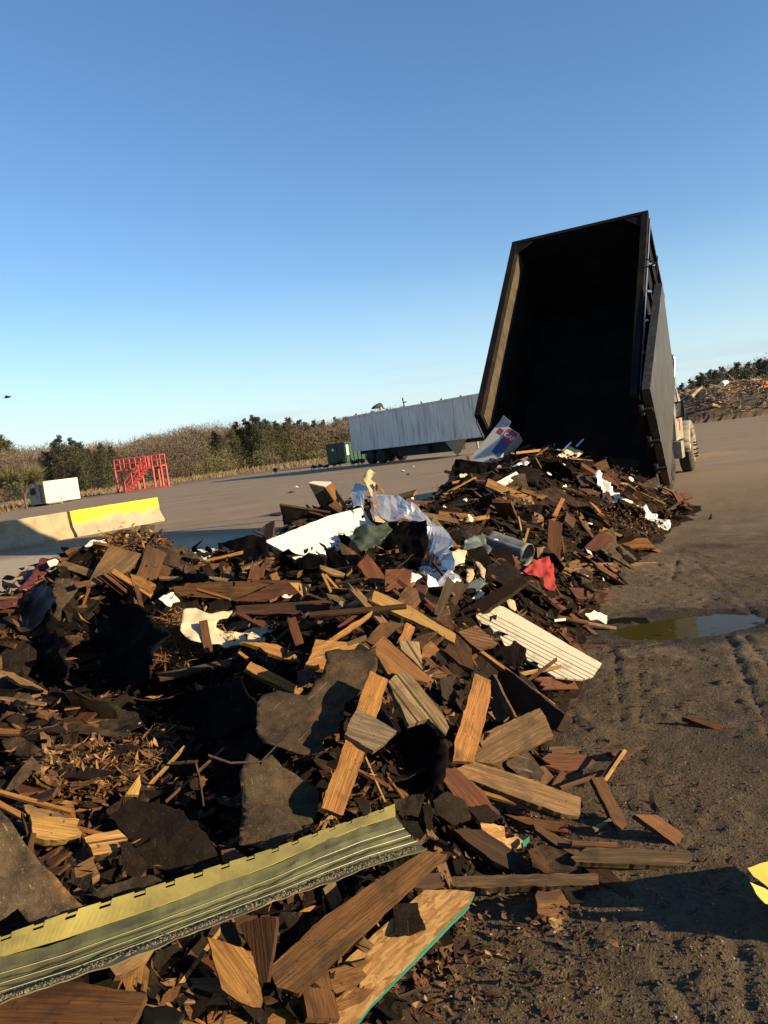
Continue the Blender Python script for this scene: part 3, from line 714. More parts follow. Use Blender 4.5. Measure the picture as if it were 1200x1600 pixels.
mb = MB(); mb.box(base, ax, ay, ez, -.08, 2.18, -.08, -.003, hh + .003, hh + .12); mb.box(base, ax, ay, ez, -.1, -.003, 0, 4.5, hh + .003, hh + .12); mb.build('top_rail', 'greenpaint', gr)
mb = MB(); mb.box(base, ax, ay, ez, .1, .3, .1, 4.4, 0, .148); mb.box(base, ax, ay, ez, 1.8, 2.0, .1, 4.4, 0, .148); mb.build('skid', 'undercar', gr)
mb = MB(); c0 = base + ax * 1.35 + ay * -.02 + ez * 1.45; mb.loft([c0 - ay * .0, c0 - ay * .02], .15, 12); mb.build('round_sticker', 'boxwhite', gr)
mb = MB(); mb.box(base, ax, ay, ez, -.012, -.004, .2, .62, .8, 1.8); mb.build('white_decal', 'boxwhite', gr)

# ------------------------------------------------------------------ grey semi trailer
e0 = at(551, 709, 65); e1 = at(757, 681, 53); ax = V((e1.x - e0.x, e1.y - e0.y, 0)).normalized(); ay = V((-ax.y, ax.x, 0))
base = V((e0.x, e0.y, 0)); O = base
tr = thing('semi_trailer', 'long streaked grey box trailer parked behind the raised dump body', 'trailer', base)
mb = MB(); mb.box(O, ax, ay, ez, 0, 16.0, 0, 2.5, 1.15, 3.92); mb.build('box_body', 'trailer', tr)
mb = MB()
for z0, z1 in ((1.12, 1.26), (3.86, 4.0)): mb.box(O, ax, ay, ez, -.03, 16.03, -.05, -.003, z0, z1)
mb.build('side_rail', 'trailer', tr)
mb = MB()
for i in range(6): mb.box(O, ax, ay, ez, .02 + i * 3.1, .05 + i * 3.1, -.008, -.002, 1.265, 3.855)
mb.build('panel_seam', 'boxgrey', tr)
mb = MB(); mb.box(O, ax, ay, ez, -.06, -.003, .02, 2.48, 1.15, 3.95); mb.build('rear_door', 'boxgrey', tr)
mb = MB(); mb.box(O, ax, ay, ez, .4, 15.8, .5, .75, .85, 1.148); mb.box(O, ax, ay, ez, .4, 15.8, 1.75, 2.0, .85, 1.148); mb.box(O, ax, ay, ez, 1.0, 5.2, .6, 1.9, .62, .848); mb.box(O, ax, ay, ez, 5.25, 11, .45, 2.1, .35, .84); mb.build('chassis', 'undercar', tr)
def wheel(c, axl, r, wd, parent, rimmat='undercar', lug=False):
    a = axl.normalized(); mb = MB()
    mb.loft([c - a * wd / 2, c - a * wd * .42, c - a * wd * .3, c + a * wd * .3, c + a * wd * .42, c + a * wd / 2], [r * .80, r * .95, r, r, r * .95, r * .80], 28)
    t = mb.build('wheel', 'rubber', parent, False)
    mb = MB(); q = c + a * (wd / 2 - .01); mb.loft([q, q + a * .03, q + a * .012, q - a * .01], [r * .62, r * .58, r * .42, r * .40], 24, False)
    mb.loft([q - a * .01, q + a * .07], [r * .40, r * .16], 20)
    rm = mb.build('rim', rimmat, t)
    if lug:
        mb = MB()
        for i in range(10):
            x = a.cross(V((0, 0, 1))).normalized(); an = i * math.pi / 5
            p = q + (x * math.cos(an) + V((0, 0, 1)) * math.sin(an)) * r * .34; mb.tube(p + a * .03, p + a * .11, .022, .016, 6)
        mb.build('lug_nut', 'undercar', t)
    return t
for x in (2.2, 3.55):
    for y in (.28, 2.2): wheel(O + ax * x + ay * y + ez * .53, -ay, .53, .55, tr)
mb = MB()
a0 = O + ax * 11.1 + ay * .05 + ez * 1.145
mb.hexa([a0 + ax * .9 - ez * .95, a0 + ax * 1.2 - ez * .95, a0 + ax * 1.2 - ez * .95 + ay * .25, a0 + ax * .9 - ez * .95 + ay * .25, a0, a0 + ax * 2.1, a0 + ax * 2.1 + ay * .25, a0 + ay * .25]); mb.build('leg_bracket', 'concrete', tr)
for y in (.15, 2.2):
    mb = MB(); mb.tube(O + ax * 12.15 + ay * y + ez * .02, O + ax * 12.15 + ay * y + ez * 1.1, .08, n=8); mb.box(O + ax * 12.15 + ay * y, ax, ay, ez, -.2, .2, -.15, .15, 0, .05); mb.build('landing_leg', 'boxgrey', tr)
mb = MB(); mb.box(O, ax, ay, ez, 8.3, 9.2, .12, .40, .42, .95); mb.build('tool_box', 'undercar', tr)
mb = MB()
for i in range(7): mb.tube(O + ax * (1.0 + i * 2.05) + ay * .02 + ez * 4.0, O + ax * (1.0 + i * 2.05 + U(-.2, .2)) + ay * .1 + ez * (4.08 + U(0, .10)), .07, .04, 6)
mb.build('roof_clutter', 'undercar', tr)
mb = MB(); mb.tube(O + ax * 6.9 + ay * .3 + ez * 3.9, O + ax * 6.8 + ay * .3 + ez * 4.7, .05, n=6); mb.tube(O + ax * 6.8 + ay * .3 + ez * 4.3, O + ax * 7.2 + ay * .3 + ez * 4.35, .04, n=6); mb.build('bent_bracket', 'undercar', tr)

# ------------------------------------------------------------------ vultures
def make_bird(name, label, peck):
    r_ = thing(name, label, 'bird', V((0, 0, 0)), 'black vultures on the yard')
    mb = MB()
    hz = .50 if not peck else .12
    mb.loft([(-.42, 0, .24), (-.30, 0, .27), (-.14, 0, .31), (.02, 0, .36), (.12, 0, .41), (.19, 0, .44 if not peck else .36), (.23, 0, hz + .02 if not peck else .26), (.27, 0, hz + .06)],
            [(.10, .012), (.085, .035), (.13, .10), (.145, .13), (.11, .10), (.06, .06), (.038, .04), (.028, .03)], 10)
    for s_ in (-1, 1):
        mb.loft([(.10, s_ * .12, .40), (-.05, s_ * .145, .35), (-.25, s_ * .11, .29), (-.40, s_ * .05, .25)], [(.02, .07), (.03, .10), (.022, .075), (.008, .03)], 8)
        mb.loft([(.03, s_ * .06, .27), (.05, s_ * .06, .12), (.04, s_ * .06, .02), (.10, s_ * .06, .008)], [.035, .014, .011, .012], 6)
    mb.build('body', 'bird', r_, True)
    mb = MB(); z = hz + .06
    mb.loft([(.26, 0, z - .01), (.29, 0, z + .01), (.325, 0, z), (.35, 0, z - .005), (.375, 0, z - .03)], [.028, .04, .03, .014, .004], 8); mb.build('head', 'birdhead', r_, True)
    return r_
protoA = make_bird('black_vulture', '', False); protoB = make_bird('black_vulture', '', True)
BL = ['black vulture pecking apart from the flock, farthest left on the yard', 'black vulture bent down at the left end of the flock', 'black vulture second from the left in the flock', 'black vulture third from the left in the flock', 'black vulture upright in the middle of the flock', 'black vulture with a raised wing beside the middle of the flock', 'black vulture standing alone left of the trailer wheels', 'black vulture feeding nearest the trailer wheels', 'black vulture feeding just beside the trailer wheels']
used = {}
for i, ((u, v, pk, sz), lb) in enumerate(zip([(431, 742, 1, 1.15), (491, 737, 1, 1.0), (501, 735, 1, .95), (512, 735, 0, .9), (523, 733, 0, 1.0), (531, 732, 0, 1.25), (552, 731, 0, 1.1), (560, 730, 1, 1.2), (567, 729, 1, 1.15)], BL)):
    p = gnd(u, v - 1); src = protoB if pk else protoA
    if src.name not in used: o = src; used[src.name] = 1; o['label'] = lb; o.location = p; o.rotation_euler = (0, 0, U(-3, 3)); o.scale = (sz,) * 3
    else: copy_tree(src, p, U(-3.1, 3.1), sz, lb)
p = O + ax * 3.7 + ay * .4 + ez * 3.9
bb = copy_tree(protoB, p, .5, 1.5, 'black vulture perched on the roof of the grey trailer')
fb = thing('flying_bird', 'small dark bird flying over the trees, wings spread', 'bird', at(12, 621, 60))
mb = MB(); q = at(12, 621, 60)
mb.loft([q + V((-.3, 0, 0)), q + V((-.1, 0, .02)), q + V((.12, 0, .02)), q + V((.24, 0, .02))], [.02, .07, .06, .02], 8)
for s_ in (-1, 1): mb.loft([q, q + V((.03, s_ * .3, .12)), q + V((-.08, s_ * .62, .05))], [(.12, .02), (.10, .014), (.02, .006)], 6)
mb.build('body', 'bird', fb, True)

# ------------------------------------------------------------------ trees
def leaf_quads(mb, c, rad, n, size, squash=1.0, up=0.0):
    for _ in range(n):
        d = V((random.gauss(0, 1), random.gauss(0, 1), random.gauss(0, 1))).normalized() * (rnd() ** .45)
        p = c + V((d.x * rad, d.y * rad, d.z * rad * squash)); s_ = size * U(.5, 1.4)
        a = V((random.gauss(0, 1), random.gauss(0, 1), random.gauss(0, .6) + up)).normalized(); b = a.cross(V((rnd() - .5, rnd() - .5, rnd()))).normalized()
        mb.quad(p - a * s_ - b * s_ * .3, p + b * s_ * .55, p + a * s_ - b * s_ * .2)
def make_pine(h, mat, seed):
    random.seed(seed); r_ = thing('pine_tree', '', 'tree', V((0, 0, 0)))
    mb = MB(); mb.loft([(0, 0, 0), (.03 * h, 0, h * .5), (.02 * h, 0, h * .93)], [h * .02, h * .014, h * .004], 7); mb.build('trunk', 'bark', r_)
    mb = MB(); z = h * U(.08, .2); lean = U(0, 6)
    while z < h:
        t = (z / h); rr = h * .30 * (1 - t) ** .5 * (1 + .35 * mnoise.noise(V((z * 1.1, seed, 0)))) + h * .02
        for k in range(8):
            a = U(0, 6.28); dd = rr * U(.1, 1.0); leaf_quads(mb, V((math.cos(a) * dd + .025 * h, math.sin(a) * dd, z + U(-.4, .3) - dd * .15)), rr * U(.3, .5) + .12, 44, .13, .7, .3)
        z += h * .05
    mb.build('crown', mat, r_); return r_
PINES = [make_pine(8, 'pine', 11), make_pine(8, 'pinedark', 12), make_pine(8, 'pine', 13), make_pine(8, 'pinedark', 14)]
random.seed(5)
usedp = set()
def put_pine(u, d, h, label, group, kind=None):
    k = random.randrange(4) if kind is None else kind; src = PINES[k]; h *= .72 if u > 1000 else (.86 if u > 430 else 1)
    p = at(u, 700, d); loc = V((p.x, p.y, -.3)); s_ = h / 8
    if k not in usedp: usedp.add(k); o = src; o.location = loc; o.rotation_euler = (0, 0, U(0, 6)); o.scale = (s_,) * 3
    else: o = copy_tree(src, loc, U(0, 6.2), s_)
    o['label'] = label; o['group'] = group
    return o
for i, (u, d, h) in enumerate([(72, 112, 6.6), (84, 115, 7.6), (96, 110, 8.2), (110, 112, 7.8), (125, 116, 7.2), (140, 118, 6.2), (58, 120, 6.0), (150, 122, 5.6), (155, 108, 6.4), (170, 118, 6.2), (278, 135, 6), (292, 138, 7), (305, 140, 7.8), (318, 136, 7.2), (335, 145, 7.5), (345, 138, 6.5), (365, 140, 7.5), (376, 143, 8.5), (388, 142, 8.8), (398, 145, 9.4), (408, 141, 8.8), (422, 150, 9.0), (436, 152, 9.5), (450, 156, 9.5), (458, 162, 10.5), (470, 165, 10), (482, 170, 9.5), (497, 175, 9.5), (512, 178, 9.5), (528, 182, 10), (545, 186, 10), (2, 165, 13.5), (14, 168, 12)]):
    put_pine(u, d, h, 'dark green pine at the foot of the bare brown wood', 'pines in front of the bare wood')
for i, (u, d, h) in enumerate([(1052, 125, 6.5), (1063, 128, 7.2), (1075, 130, 7), (1088, 126, 7.5), (1098, 130, 8.2), (1108, 128, 8.6), (1118, 132, 9.5), (1128, 126, 9), (1140, 132, 9.6), (1152, 128, 9), (1165, 134, 10.3), (1180, 128, 9.6), (1195, 132, 10.5), (1208, 130, 10), (1222, 130, 11), (1240, 131, 11)]):
    put_pine(u, d, h, 'dark evergreen behind the heap of wood waste', 'evergreens behind the wood waste')
def bare_crown(mb, base, h, wdt, n, tw):
    cz = h * .60; rz = h * .41
    for i in range(n):
        d = V((random.gauss(0, 1), random.gauss(0, 1), random.gauss(0, 1))).normalized(); q = rnd() ** .4
        q *= 1 + .28 * mnoise.noise(V((d.x * 2.2 + base.x, d.y * 2.2 + h, d.z * 2.2)))
        p = base + V((d.x * q * wdt, d.y * q * wdt, max(.05, cz + d.z * q * (rz if d.z > 0 else cz))))
        dirv = (d * .8 + V((random.gauss(0, .6), random.gauss(0, .6), random.gauss(.25, .5)))).normalized(); L = U(.25, .65) * tw
        s_ = dirv.cross(V((U(-1, 1), U(-1, 1), U(-1, 1)))).normalized() * U(.025, .05) * tw
        mb.quad(p - s_, p + s_, p + dirv * L)
    for i in range(0):
        a = U(0, 6.28); x = V((math.cos(a), math.sin(a), 0)); mb.quad(base - x * .12, base + x * .12, base + x * U(-.5, .5) + V((0, 0, h * .8)))
# far wood, read as one mass: brown bare crowns one behind another
random.seed(21); mb = MB(); mb2 = MB(); mo = MB()
for i in range(420):
    u = U(-60, 640); d = random.choice([125, 140, 160, 180, 200, 220, 235]) + U(-8, 8)
    if 150 > d and u > 300: d += 45
    p = at(u, 700, d); p.z = 0
    top = (60 + 5 * math.sin(u * .02 + 1) - 13 * max(0, min(1, (u - 300) / 200))) / 1250 * d + 1.65
    h = min(top, (.55 + d / 235 * .45) * 14.5) * U(.74, 1.02)
    bare_crown(random.choice([mb, mb, mb, mb2]), p, h, U(2.6, 4.8), 900, d / 130)
for i in range(60):
    u = U(-40, 560); d = U(100, 125) + max(0, u - 150) * .1; p = at(u, 700, d); p.z = 0; bare_crown(random.choice([mo, mb, mo]), p, U(1.6, 4.2), U(1.2, 2.4), 260, .8)
mb.build('x', 'twig').name = 'bare_woodland'; o1 = bpy.data.objects['bare_woodland']; tag(o1, 'bare brown winter wood closing the yard on the left', 'wood', None, 'stuff')
tag(mb2.build('grey_woodland', 'twiggrey'), 'greyish bare crowns mixed into the brown winter wood', 'wood', None, 'stuff')
tag(mo.build('undergrowth', 'twigolive'), 'olive scrub along the foot of the bare wood', 'scrub', None, 'stuff')
mb = MB()
for i in range(46):
    u = U(1085, 1260); d = U(150, 175); p = at(u, 640, d); p.z = 0; bare_crown(mb, p, (4.6 + (u - 1060) * .024) * d / 140 * U(.85, 1.05), U(2.2, 3.6), 300, 1.2)
tag(mb.build('grey_treetops', 'twiggrey'), 'grey bare treetops behind the evergreens on the right', 'wood', None, 'stuff')
# one bare tree standing in front, at the left edge
def bare_tree(base, h, label, seed):
    random.seed(seed); r_ = thing('bare_tree', label, 'tree', base)
    mb = MB(); tw = MB()
    def grow(p, d, L, r, lev):
        e = p + d * L; mb.tube(p, e, r, r * .65, 6)
        if lev == 0:
            for _ in range(16):
                q = p + (e - p) * U(.1, 1.1); dv = (d + V((random.gauss(0, .5), random.gauss(0, .5), random.gauss(.1, .4)))).normalized(); s_ = dv.cross(V((rnd() - .5, rnd() - .5, rnd()))).normalized() * .022
                tw.quad(q - s_, q + s_, q + dv * U(.5, 1.1))
            return
        for _ in range(4 if lev > 1 else 3):
            nd = (d + V((random.gauss(0, .55), random.gauss(0, .55), random.gauss(.12, .3)))).normalized(); grow(p + (e - p) * U(.6, 1), nd, L * U(.62, .82), r * .6, lev - 1)
    grow(base, V((0, 0, 1)), h * .25, h * .018, 4)
    mb.build('trunk', 'bark', r_); tw.build('crown', 'twigolive', r_); return r_
bare_tree(gnd(42, 796), 5.2, 'bare spreading tree with fine twigs left of the white container', 31)
bare_tree(gnd(-22, 800), 5.6, 'bare twiggy tree cut off by the left edge of the picture', 35)
# dead grass along the yard's edge
random.seed(8); mb = MB()
for i in range(6000):
    u = U(-30, 560); yv = 800 - (max(0, u) / 560) ** .8 * 86; p = gnd(u, yv + U(-7, 4)) if True else None
    if p.y > 140 or p.y < 30: continue
    h = U(.12, .5) * (1.6 if rnd() < .12 else 1); a = U(0, 3.1); s_ = V((math.cos(a), math.sin(a), 0)) * U(.03, .08); mb.quad(p - s_, p + s_, p + V((U(-.2, .2), U(-.2, .2), h)))
tag(mb.build('dry_grass', 'drygrass'), 'tan dead grass along the far edge of the yard', 'grass', None, 'stuff')

# ------------------------------------------------------------------ heap of wood waste on the right
random.seed(9); mbm = MB(); st = MB(); sd_ = MB()
c0 = at(1185, 640, 66); c0.z = 0
def mound(x, y):
    dx, dy = (x - c0.x) / 13.5, (y - c0.y) / 7
    r = dx * dx + dy * dy
    return 2.65 * max(0, 1 - r) ** .55 * (1 + .16 * mnoise.noise(V((x * .5, y * .5, 2))) + .1 * mnoise.noise(V((x * 1.6, y * 1.6, 4)))) - .05
nn = 60
for j in range(nn + 1):
    for i in range(nn + 1): x = c0.x - 14 + 28 * i / nn; y = c0.y - 7.5 + 15 * j / nn; mbm.v.append(V((x, y, mound(x, y))))
mbm.f = [(j * (nn + 1) + i, j * (nn + 1) + i + 1, (j + 1) * (nn + 1) + i + 1, (j + 1) * (nn + 1) + i) for j in range(nn) for i in range(nn)]
tag(mbm.build('wood_waste_mound', 'slashdark'), 'dark core of the heap of wood waste on the right', 'wood waste', None, 'stuff')
for i in range(5200):
    a = U(0, 6.28); r = math.sqrt(rnd()); x = c0.x + math.cos(a) * r * 13.3; y = c0.y + math.sin(a) * r * 6.9; z = mound(x, y)
    if z < 0: continue
    L = U(.25, 1.0) * (2.4 if rnd() < .07 else 1); d = V((random.gauss(0, 1), random.gauss(0, 1), random.gauss(0, .45))).normalized(); p = V((x, y, z + U(-.05, .22))); rr = U(.012, .045)
    (st if (rnd() < .25 + z * .2) else sd_).tube(p - d * L / 2, p + d * L / 2, rr, rr * .5, 4)
tag(st.build('bleached_branches', 'slash'), 'pale broken branches and boards on the heap of wood waste', 'branches', None, 'stuff')
tag(sd_.build('dark_branches', 'slashdark'), 'dark tangled branches in the heap of wood waste', 'branches', None, 'stuff')
def log(u0, v0, u1, v1, d, r, label, mat='slash'):
    mb = MB(); a, b = at(u0, v0, d), at(u1, v1, d + .6); k = a + (b - a) * .5 + V((0, 0, .08)); mb.loft([a, k, b], [r, r * .9, r * .55], 7); q = recentre(mb.build('log', mat)); tag(q, label, 'log', 'logs sticking out of the wood waste')
log(1080, 620, 1097, 605, 60.5, .16, 'pale log sticking up from the left of the wood waste heap')
log(1112, 632, 1130, 640, 60, .12, 'thin pole slanting down the front of the wood waste heap')
log(1060, 613, 1070, 618, 61, .1, 'short dark log near the truck mirror', 'slashdark')
log(1128, 601, 1137, 597, 62, .22, 'bleached white stump on top of the wood waste heap', 'boxwhite')
log(1193, 627, 1197, 640, 59.5, .1, 'upright grey pole at the right of the wood waste heap')
mb = MB(); q = at(1200, 606, 62); mb.box(q, V((1, 0, 0)), V((0, 1, 0)), ez, -.3, .6, 0, .5, -.25, .25); mb.box(q, V((1, 0, 0)), V((0, 1, 0)), ez, -.1, .4, .05, .45, .253, .5)
tag(recentre(mb.build('orange_bin', 'orangeplastic')), 'bright orange container half buried in the wood waste', 'container')

# ------------------------------------------------------------------ dump truck, body raised
PH, TH = 0.469, 0.779
fw = V((math.sin(PH), math.cos(PH), 0)); rg = V((math.cos(PH), -math.sin(PH), 0))
a_ = fw * math.cos(TH) + ez * math.sin(TH); n_ = ez * math.cos(TH) - fw * math.sin(TH)
o_ = V((3.373, 13.558, .565)); W_, L_, H_ = 1.22, 4.62, 1.861
trk = thing('dump_truck', 'dump truck with its black body raised, tipping debris', 'truck', V((o_.x, o_.y, 0)))
def tb(x0, x1, j0, j1, k0, k1, mbx=None):
    mbx = mbx or MB(); return mbx.box(o_, rg, a_, n_, x0, x1, j0, j1, k0, k1)
bod = tb(-W_, W_, -.02, L_, -.10, 0).build('body_floor', 'bodyblack', trk)
lw = tb(-W_ - .0, -W_ + .05, 0, L_ - .05, .003, H_ - .08).build('side_wall', 'bodyblack', trk)
tb(-W_ + .053, -W_ + .062, .06, L_ - .12, H_ - .46, H_ - .12).build('liner', 'rustliner', lw)  # worn lining cut to the sunlit band, painting in the edge of shade
rw = tb(W_ - .05, W_, 0, L_ - .05, .003, H_ - .08).build('side_wall', 'bodyblack', trk)
fwll = tb(-W_ + .0503, W_ - .0503, L_ - .06, L_, .003, H_ - .083).build('front_wall', 'bodyblack', trk)
for s_ in (-1, 1):
    x0, x1 = sorted((s_ * (W_ - .06), s_ * (W_ + .05)))
    tb(x0, x1, -.03, L_ + .02, H_ - .078, H_ + .02).build('top_rail', 'bodyblack', trk)
tb(-W_ + .063, W_ - .063, L_ - .07, L_ + .02, H_ - .08, H_ + .02).build('front_rail', 'bodyblack', trk)
P = lambda x, j, k: o_ + rg * x + a_ * j + n_ * k
for s_ in (-1, 1):
    x = s_ * (W_ - .065); q3 = [(x, L_ - .075), (x - s_ * .32, L_ - .075), (x, L_ - .40)]
    mb = MB(); mb.v = [P(a, j, H_ + .005) for a, j in q3] + [P(a, j, H_ - .005) for a, j in q3]; mb.f = [(0, 1, 2), (5, 4, 3), (0, 3, 4, 1), (1, 4, 5, 2), (2, 5, 3, 0)]; mb.build('corner_gusset', 'bodyblack', trk)
for s_ in (-1, 1):
    for j in [.0, .75, 1.5, 2.25, 3.0, 3.75, 4.45]:
        x0, x1 = sorted((s_ * (W_ + .003), s_ * (W_ + .055)))
        tb(x0, x1, j, j + .09, .0, H_ - .085).build('side_post', 'bodyblack', trk)
    x0, x1 = sorted((s_ * (W_ + .057), s_ * (W_ + .07))); tb(x0, x1, .0, L_ - .05, H_ * .48, H_ * .48 + .05).build('side_rail', 'bodyblack', trk)
    x0, x1 = sorted((s_ * (W_ + .057), s_ * (W_ + .07))); tb(x0, x1, .0, L_ - .05, H_ - .16, H_ - .10).build('side_rail', 'chrome' if s_ > 0 else 'bodyblack', trk)
# ladder-like braces seen along the right side
mb = MB()
for j in (1.0, 1.75, 2.5, 3.25): mb.tube(P(W_ + .075, j, H_ - .12), P(W_ + .075, j + .62, H_ - .62), .02, n=6)
mb.build('side_brace', 'chrome', trk)
mb = MB(); mb.tube(P(W_ + .05, 3.0, H_ - .02), P(W_ + .22, 3.05, H_ - .0), .014, n=5); mb.tube(P(W_ + .22, 3.05, H_), P(W_ + .05, 3.25, H_ - .02), .014, n=5); mb.build('tarp_hook', 'undercar', trk)
# swung-open tail door along the right side
def Dp(j, k, t): x = W_ + .085 + .035 * (k / H_) + .05 * (j / 2.4) + .06 * (j / 2.4) * (k / H_) + t; return P(x, j, k)
jj0, jj1, kk0, kk1 = -.02, 2.40, -.30, H_ + .06
mb = MB(); mb.hexa([Dp(jj0, kk0, 0), Dp(jj0, kk0, .12), Dp(jj1, kk0, .12), Dp(jj1, kk0, 0), Dp(jj0, kk1, 0), Dp(jj0, kk1, .12), Dp(jj1, kk1, .12), Dp(jj1, kk1, 0)])
dr = mb.build('tail_door', 'door', trk)
mb = MB()
for j in (.0, .8, 1.6, 2.30): mb.hexa([Dp(j, kk0 + .02, -.04), Dp(j, kk0 + .02, -.003), Dp(j + .08, kk0 + .02, -.003), Dp(j + .08, kk0 + .02, -.04), Dp(j, kk1 - .02, -.04), Dp(j, kk1 - .02, -.003), Dp(j + .08, kk1 - .02, -.003), Dp(j + .08, kk1 - .02, -.04)])
mb.build('door_rib', 'bodyblack', dr)
mb = MB()
for k in (.1, .75, 1.45): mb.tube(P(W_ + .06, -.05, k), P(W_ + .06, -.05, k + .2), .035, n=8); mb.box(P(W_ + .02, -.06, k + .06), rg, a_, n_, 0, .2, -.02, .02, 0, .06)
mb.build('door_hinge', 'undercar', dr)
mb = MB()
pts = [P(-W_ - .02, -.02, H_ - .05)]
for i in range(5): pts.append(pts[0] + V((-.02 + .02 * i, -.01, -.07 * (i + 1))))
mb.loft(pts, .012, 6); mb.build('chain', 'undercar', trk)
# chassis, hoist, wheels and cab
Q = lambda x, y, z: V((o_.x, o_.y, 0)) + rg * x + fw * y + ez * z
mb = MB()
for x in (-.45, .45): mb.box(Q(x, 0, 0), rg, fw, ez, -.06, .06, .1, 8.4, .62, .86)
for y in (.2, 2.5, 4.5): mb.box(Q(0, y, 0), rg, fw, ez, -.39, .39, 0, .12, .64, .84)
mb.build('chassis', 'undercar', trk)
mb = MB(); mb.tube(Q(0, 4.3, .8), P(0, L_ - .7, -.12), .11, .07, 10); mb.build('hoist_cylinder', 'chrome', trk)
for y in (1.15, 2.5):
    for x in (-.92, .92): wheel(Q(x, y, .52), rg if x > 0 else -rg, .52, .56, trk)
for x in (-1.03, 1.03): wheel(Q(x, 7.0, .52), rg if x > 0 else -rg, .52, .30, trk, 'rim', True)
mb = MB(); mb.tube(Q(-1, 7.0, .52), Q(1, 7.0, .52), .07, n=8); mb.build('front_axle', 'undercar', trk)
cab = MB(); cab.box(Q(0, 0, 0), rg, fw, ez, -1.05, 1.05, 4.95, 6.45, .85, 1.75)
cab.hexa([Q(-1.05, 4.95, 1.752), Q(1.05, 4.95, 1.752), Q(1.05, 6.4, 1.752), Q(-1.05, 6.4, 1.752), Q(-.92, 5.0, 2.5), Q(.92, 5.0, 2.5), Q(.92, 6.0, 2.5), Q(-.92, 6.0, 2.5)])
cb = cab.build('cab', 'truckwhite', trk)
mb = MB(); mb.box(Q(0, 0, 0), rg, fw, ez, 1.0, 1.012, 5.2, 6.2, 1.85, 2.3); mb.build('side_window', 'glass', cb)
mb = MB()
mb.hexa([Q(-.75, 6.46, .8), Q(.75, 6.46, .8), Q(.65, 8.4, .8), Q(-.65, 8.4, .8), Q(-.7, 6.46, 1.72), Q(.7, 6.46, 1.72), Q(.6, 8.35, 1.45), Q(-.6, 8.35, 1.45)]); mb.build('hood', 'truckwhite', trk)
for s_ in (-1, 1):
    mb = MB(); seg = 12
    for i in range(seg):
        f = lambda t: (7.0 + .68 * math.cos(math.pi * (1 - t)), .52 + .66 * math.sin(math.pi * t))
        (y0, z0), (y1, z1) = f(i / seg), f((i + 1) / seg)
        mb.hexa([Q(s_ * .76, y0, z0), Q(s_ * 1.2, y0, z0), Q(s_ * 1.2, y1, z1), Q(s_ * .76, y1, z1), Q(s_ * .76, y0, z0 + .05), Q(s_ * 1.17, y0, z0 + .05), Q(s_ * 1.17, y1, z1 + .05), Q(s_ * .76, y1, z1 + .05)])
    mb.build('fender', 'truckwhite', trk, True)
    mb = MB(); mb.box(Q(s_ * 1.0, 5.1, 0), rg, fw, ez, -.12, .12, 0, .55, .45, .82); mb.build('fuel_tank', 'truckwhite', trk)
mb = MB(); mb.box(Q(1.055, 0, 0), rg, fw, ez, 0, .006, 5.5, 5.62, 1.25, 1.5); mb.build('red_door_mark', 'redpaint', cb); mb = MB(); mb.box(Q(1.055, 0, 0), rg, fw, ez, 0, .006, 5.75, 5.9, 1.05, 1.3); mb.build('red_door_mark', 'redpaint', cb)
def stk(v, d): return at(v[0], v[1], d)
mb = MB(); d_ = 16.9
mb.loft([stk((1042, 690), d_), stk((1046, 650), d_), stk((1052, 585), d_), stk((1053, 566), d_), stk((1052, 558), d_), stk((1047, 556), d_)], .045, 10); mb.build('exhaust_stack', 'chrome', trk, True)
mq = at(1060, 640, 17.6)
mb = MB(); mb.box(mq, rg, fw, ez, -.10, .12, 0, .10, -.18, .18); mr_ = mb.build('mirror', 'undercar', trk)
mb = MB(); mb.box(mq, rg, fw, ez, -.085, .06, -.008, -.003, -.15, .15); mb.build('mirror_glass', 'glass', mr_)
mb = MB(); mb.tube(mq + V((0, 0, .15)), Q(1.0, 6.1, 2.0), .015, n=6); mb.tube(mq + V((0, 0, -.15)), Q(1.0, 6.1, 1.3), .015, n=6); mb.build('mirror_arm', 'undercar', mr_)
tb(-W_, W_, -.2, -.03, -.16, -.06).build('rear_sill', 'rustliner', trk)

# thin litter lying on the asphalt
for i, (u, v, s_, mt, lb) in enumerate([(463, 762, .12, 'paper', 'small pale scrap on the open asphalt behind the heap'), (455, 770, .2, 'brown', 'brown board end alone on the asphalt'), (630, 737, .15, 'paper', 'white litter scrap right of the insulation tuft'), (638, 742, .14, 'brown', 'small brown chip by the white litter scrap'), (646, 730, .09, 'paper', 'tiny pale speck of litter before the trailer'), (20, 935, .1, 'paper', 'pale speck of litter near the left edge')]):
    p = gnd(u, v); mb = MB(); a = U(0, 3); x = V((math.cos(a), math.sin(a), 0)); y = V((-x.y, x.x, 0))
    mb.v = [p + x * s_ + ez * .01, p + y * s_ * .6 + ez * .05, p - x * s_ * .9 + ez * .012, p - y * s_ * .5 + ez * .03, p + ez * .09, p + x * s_ * .3 - ez * .005]; mb.f = [(0, 1, 4), (1, 2, 4), (2, 3, 4), (3, 0, 4), (0, 3, 5), (3, 2, 5), (2, 1, 5), (1, 0, 5)]
    tag(recentre(mb.build('litter_scrap', mt)), lb, 'litter', 'litter on the asphalt')

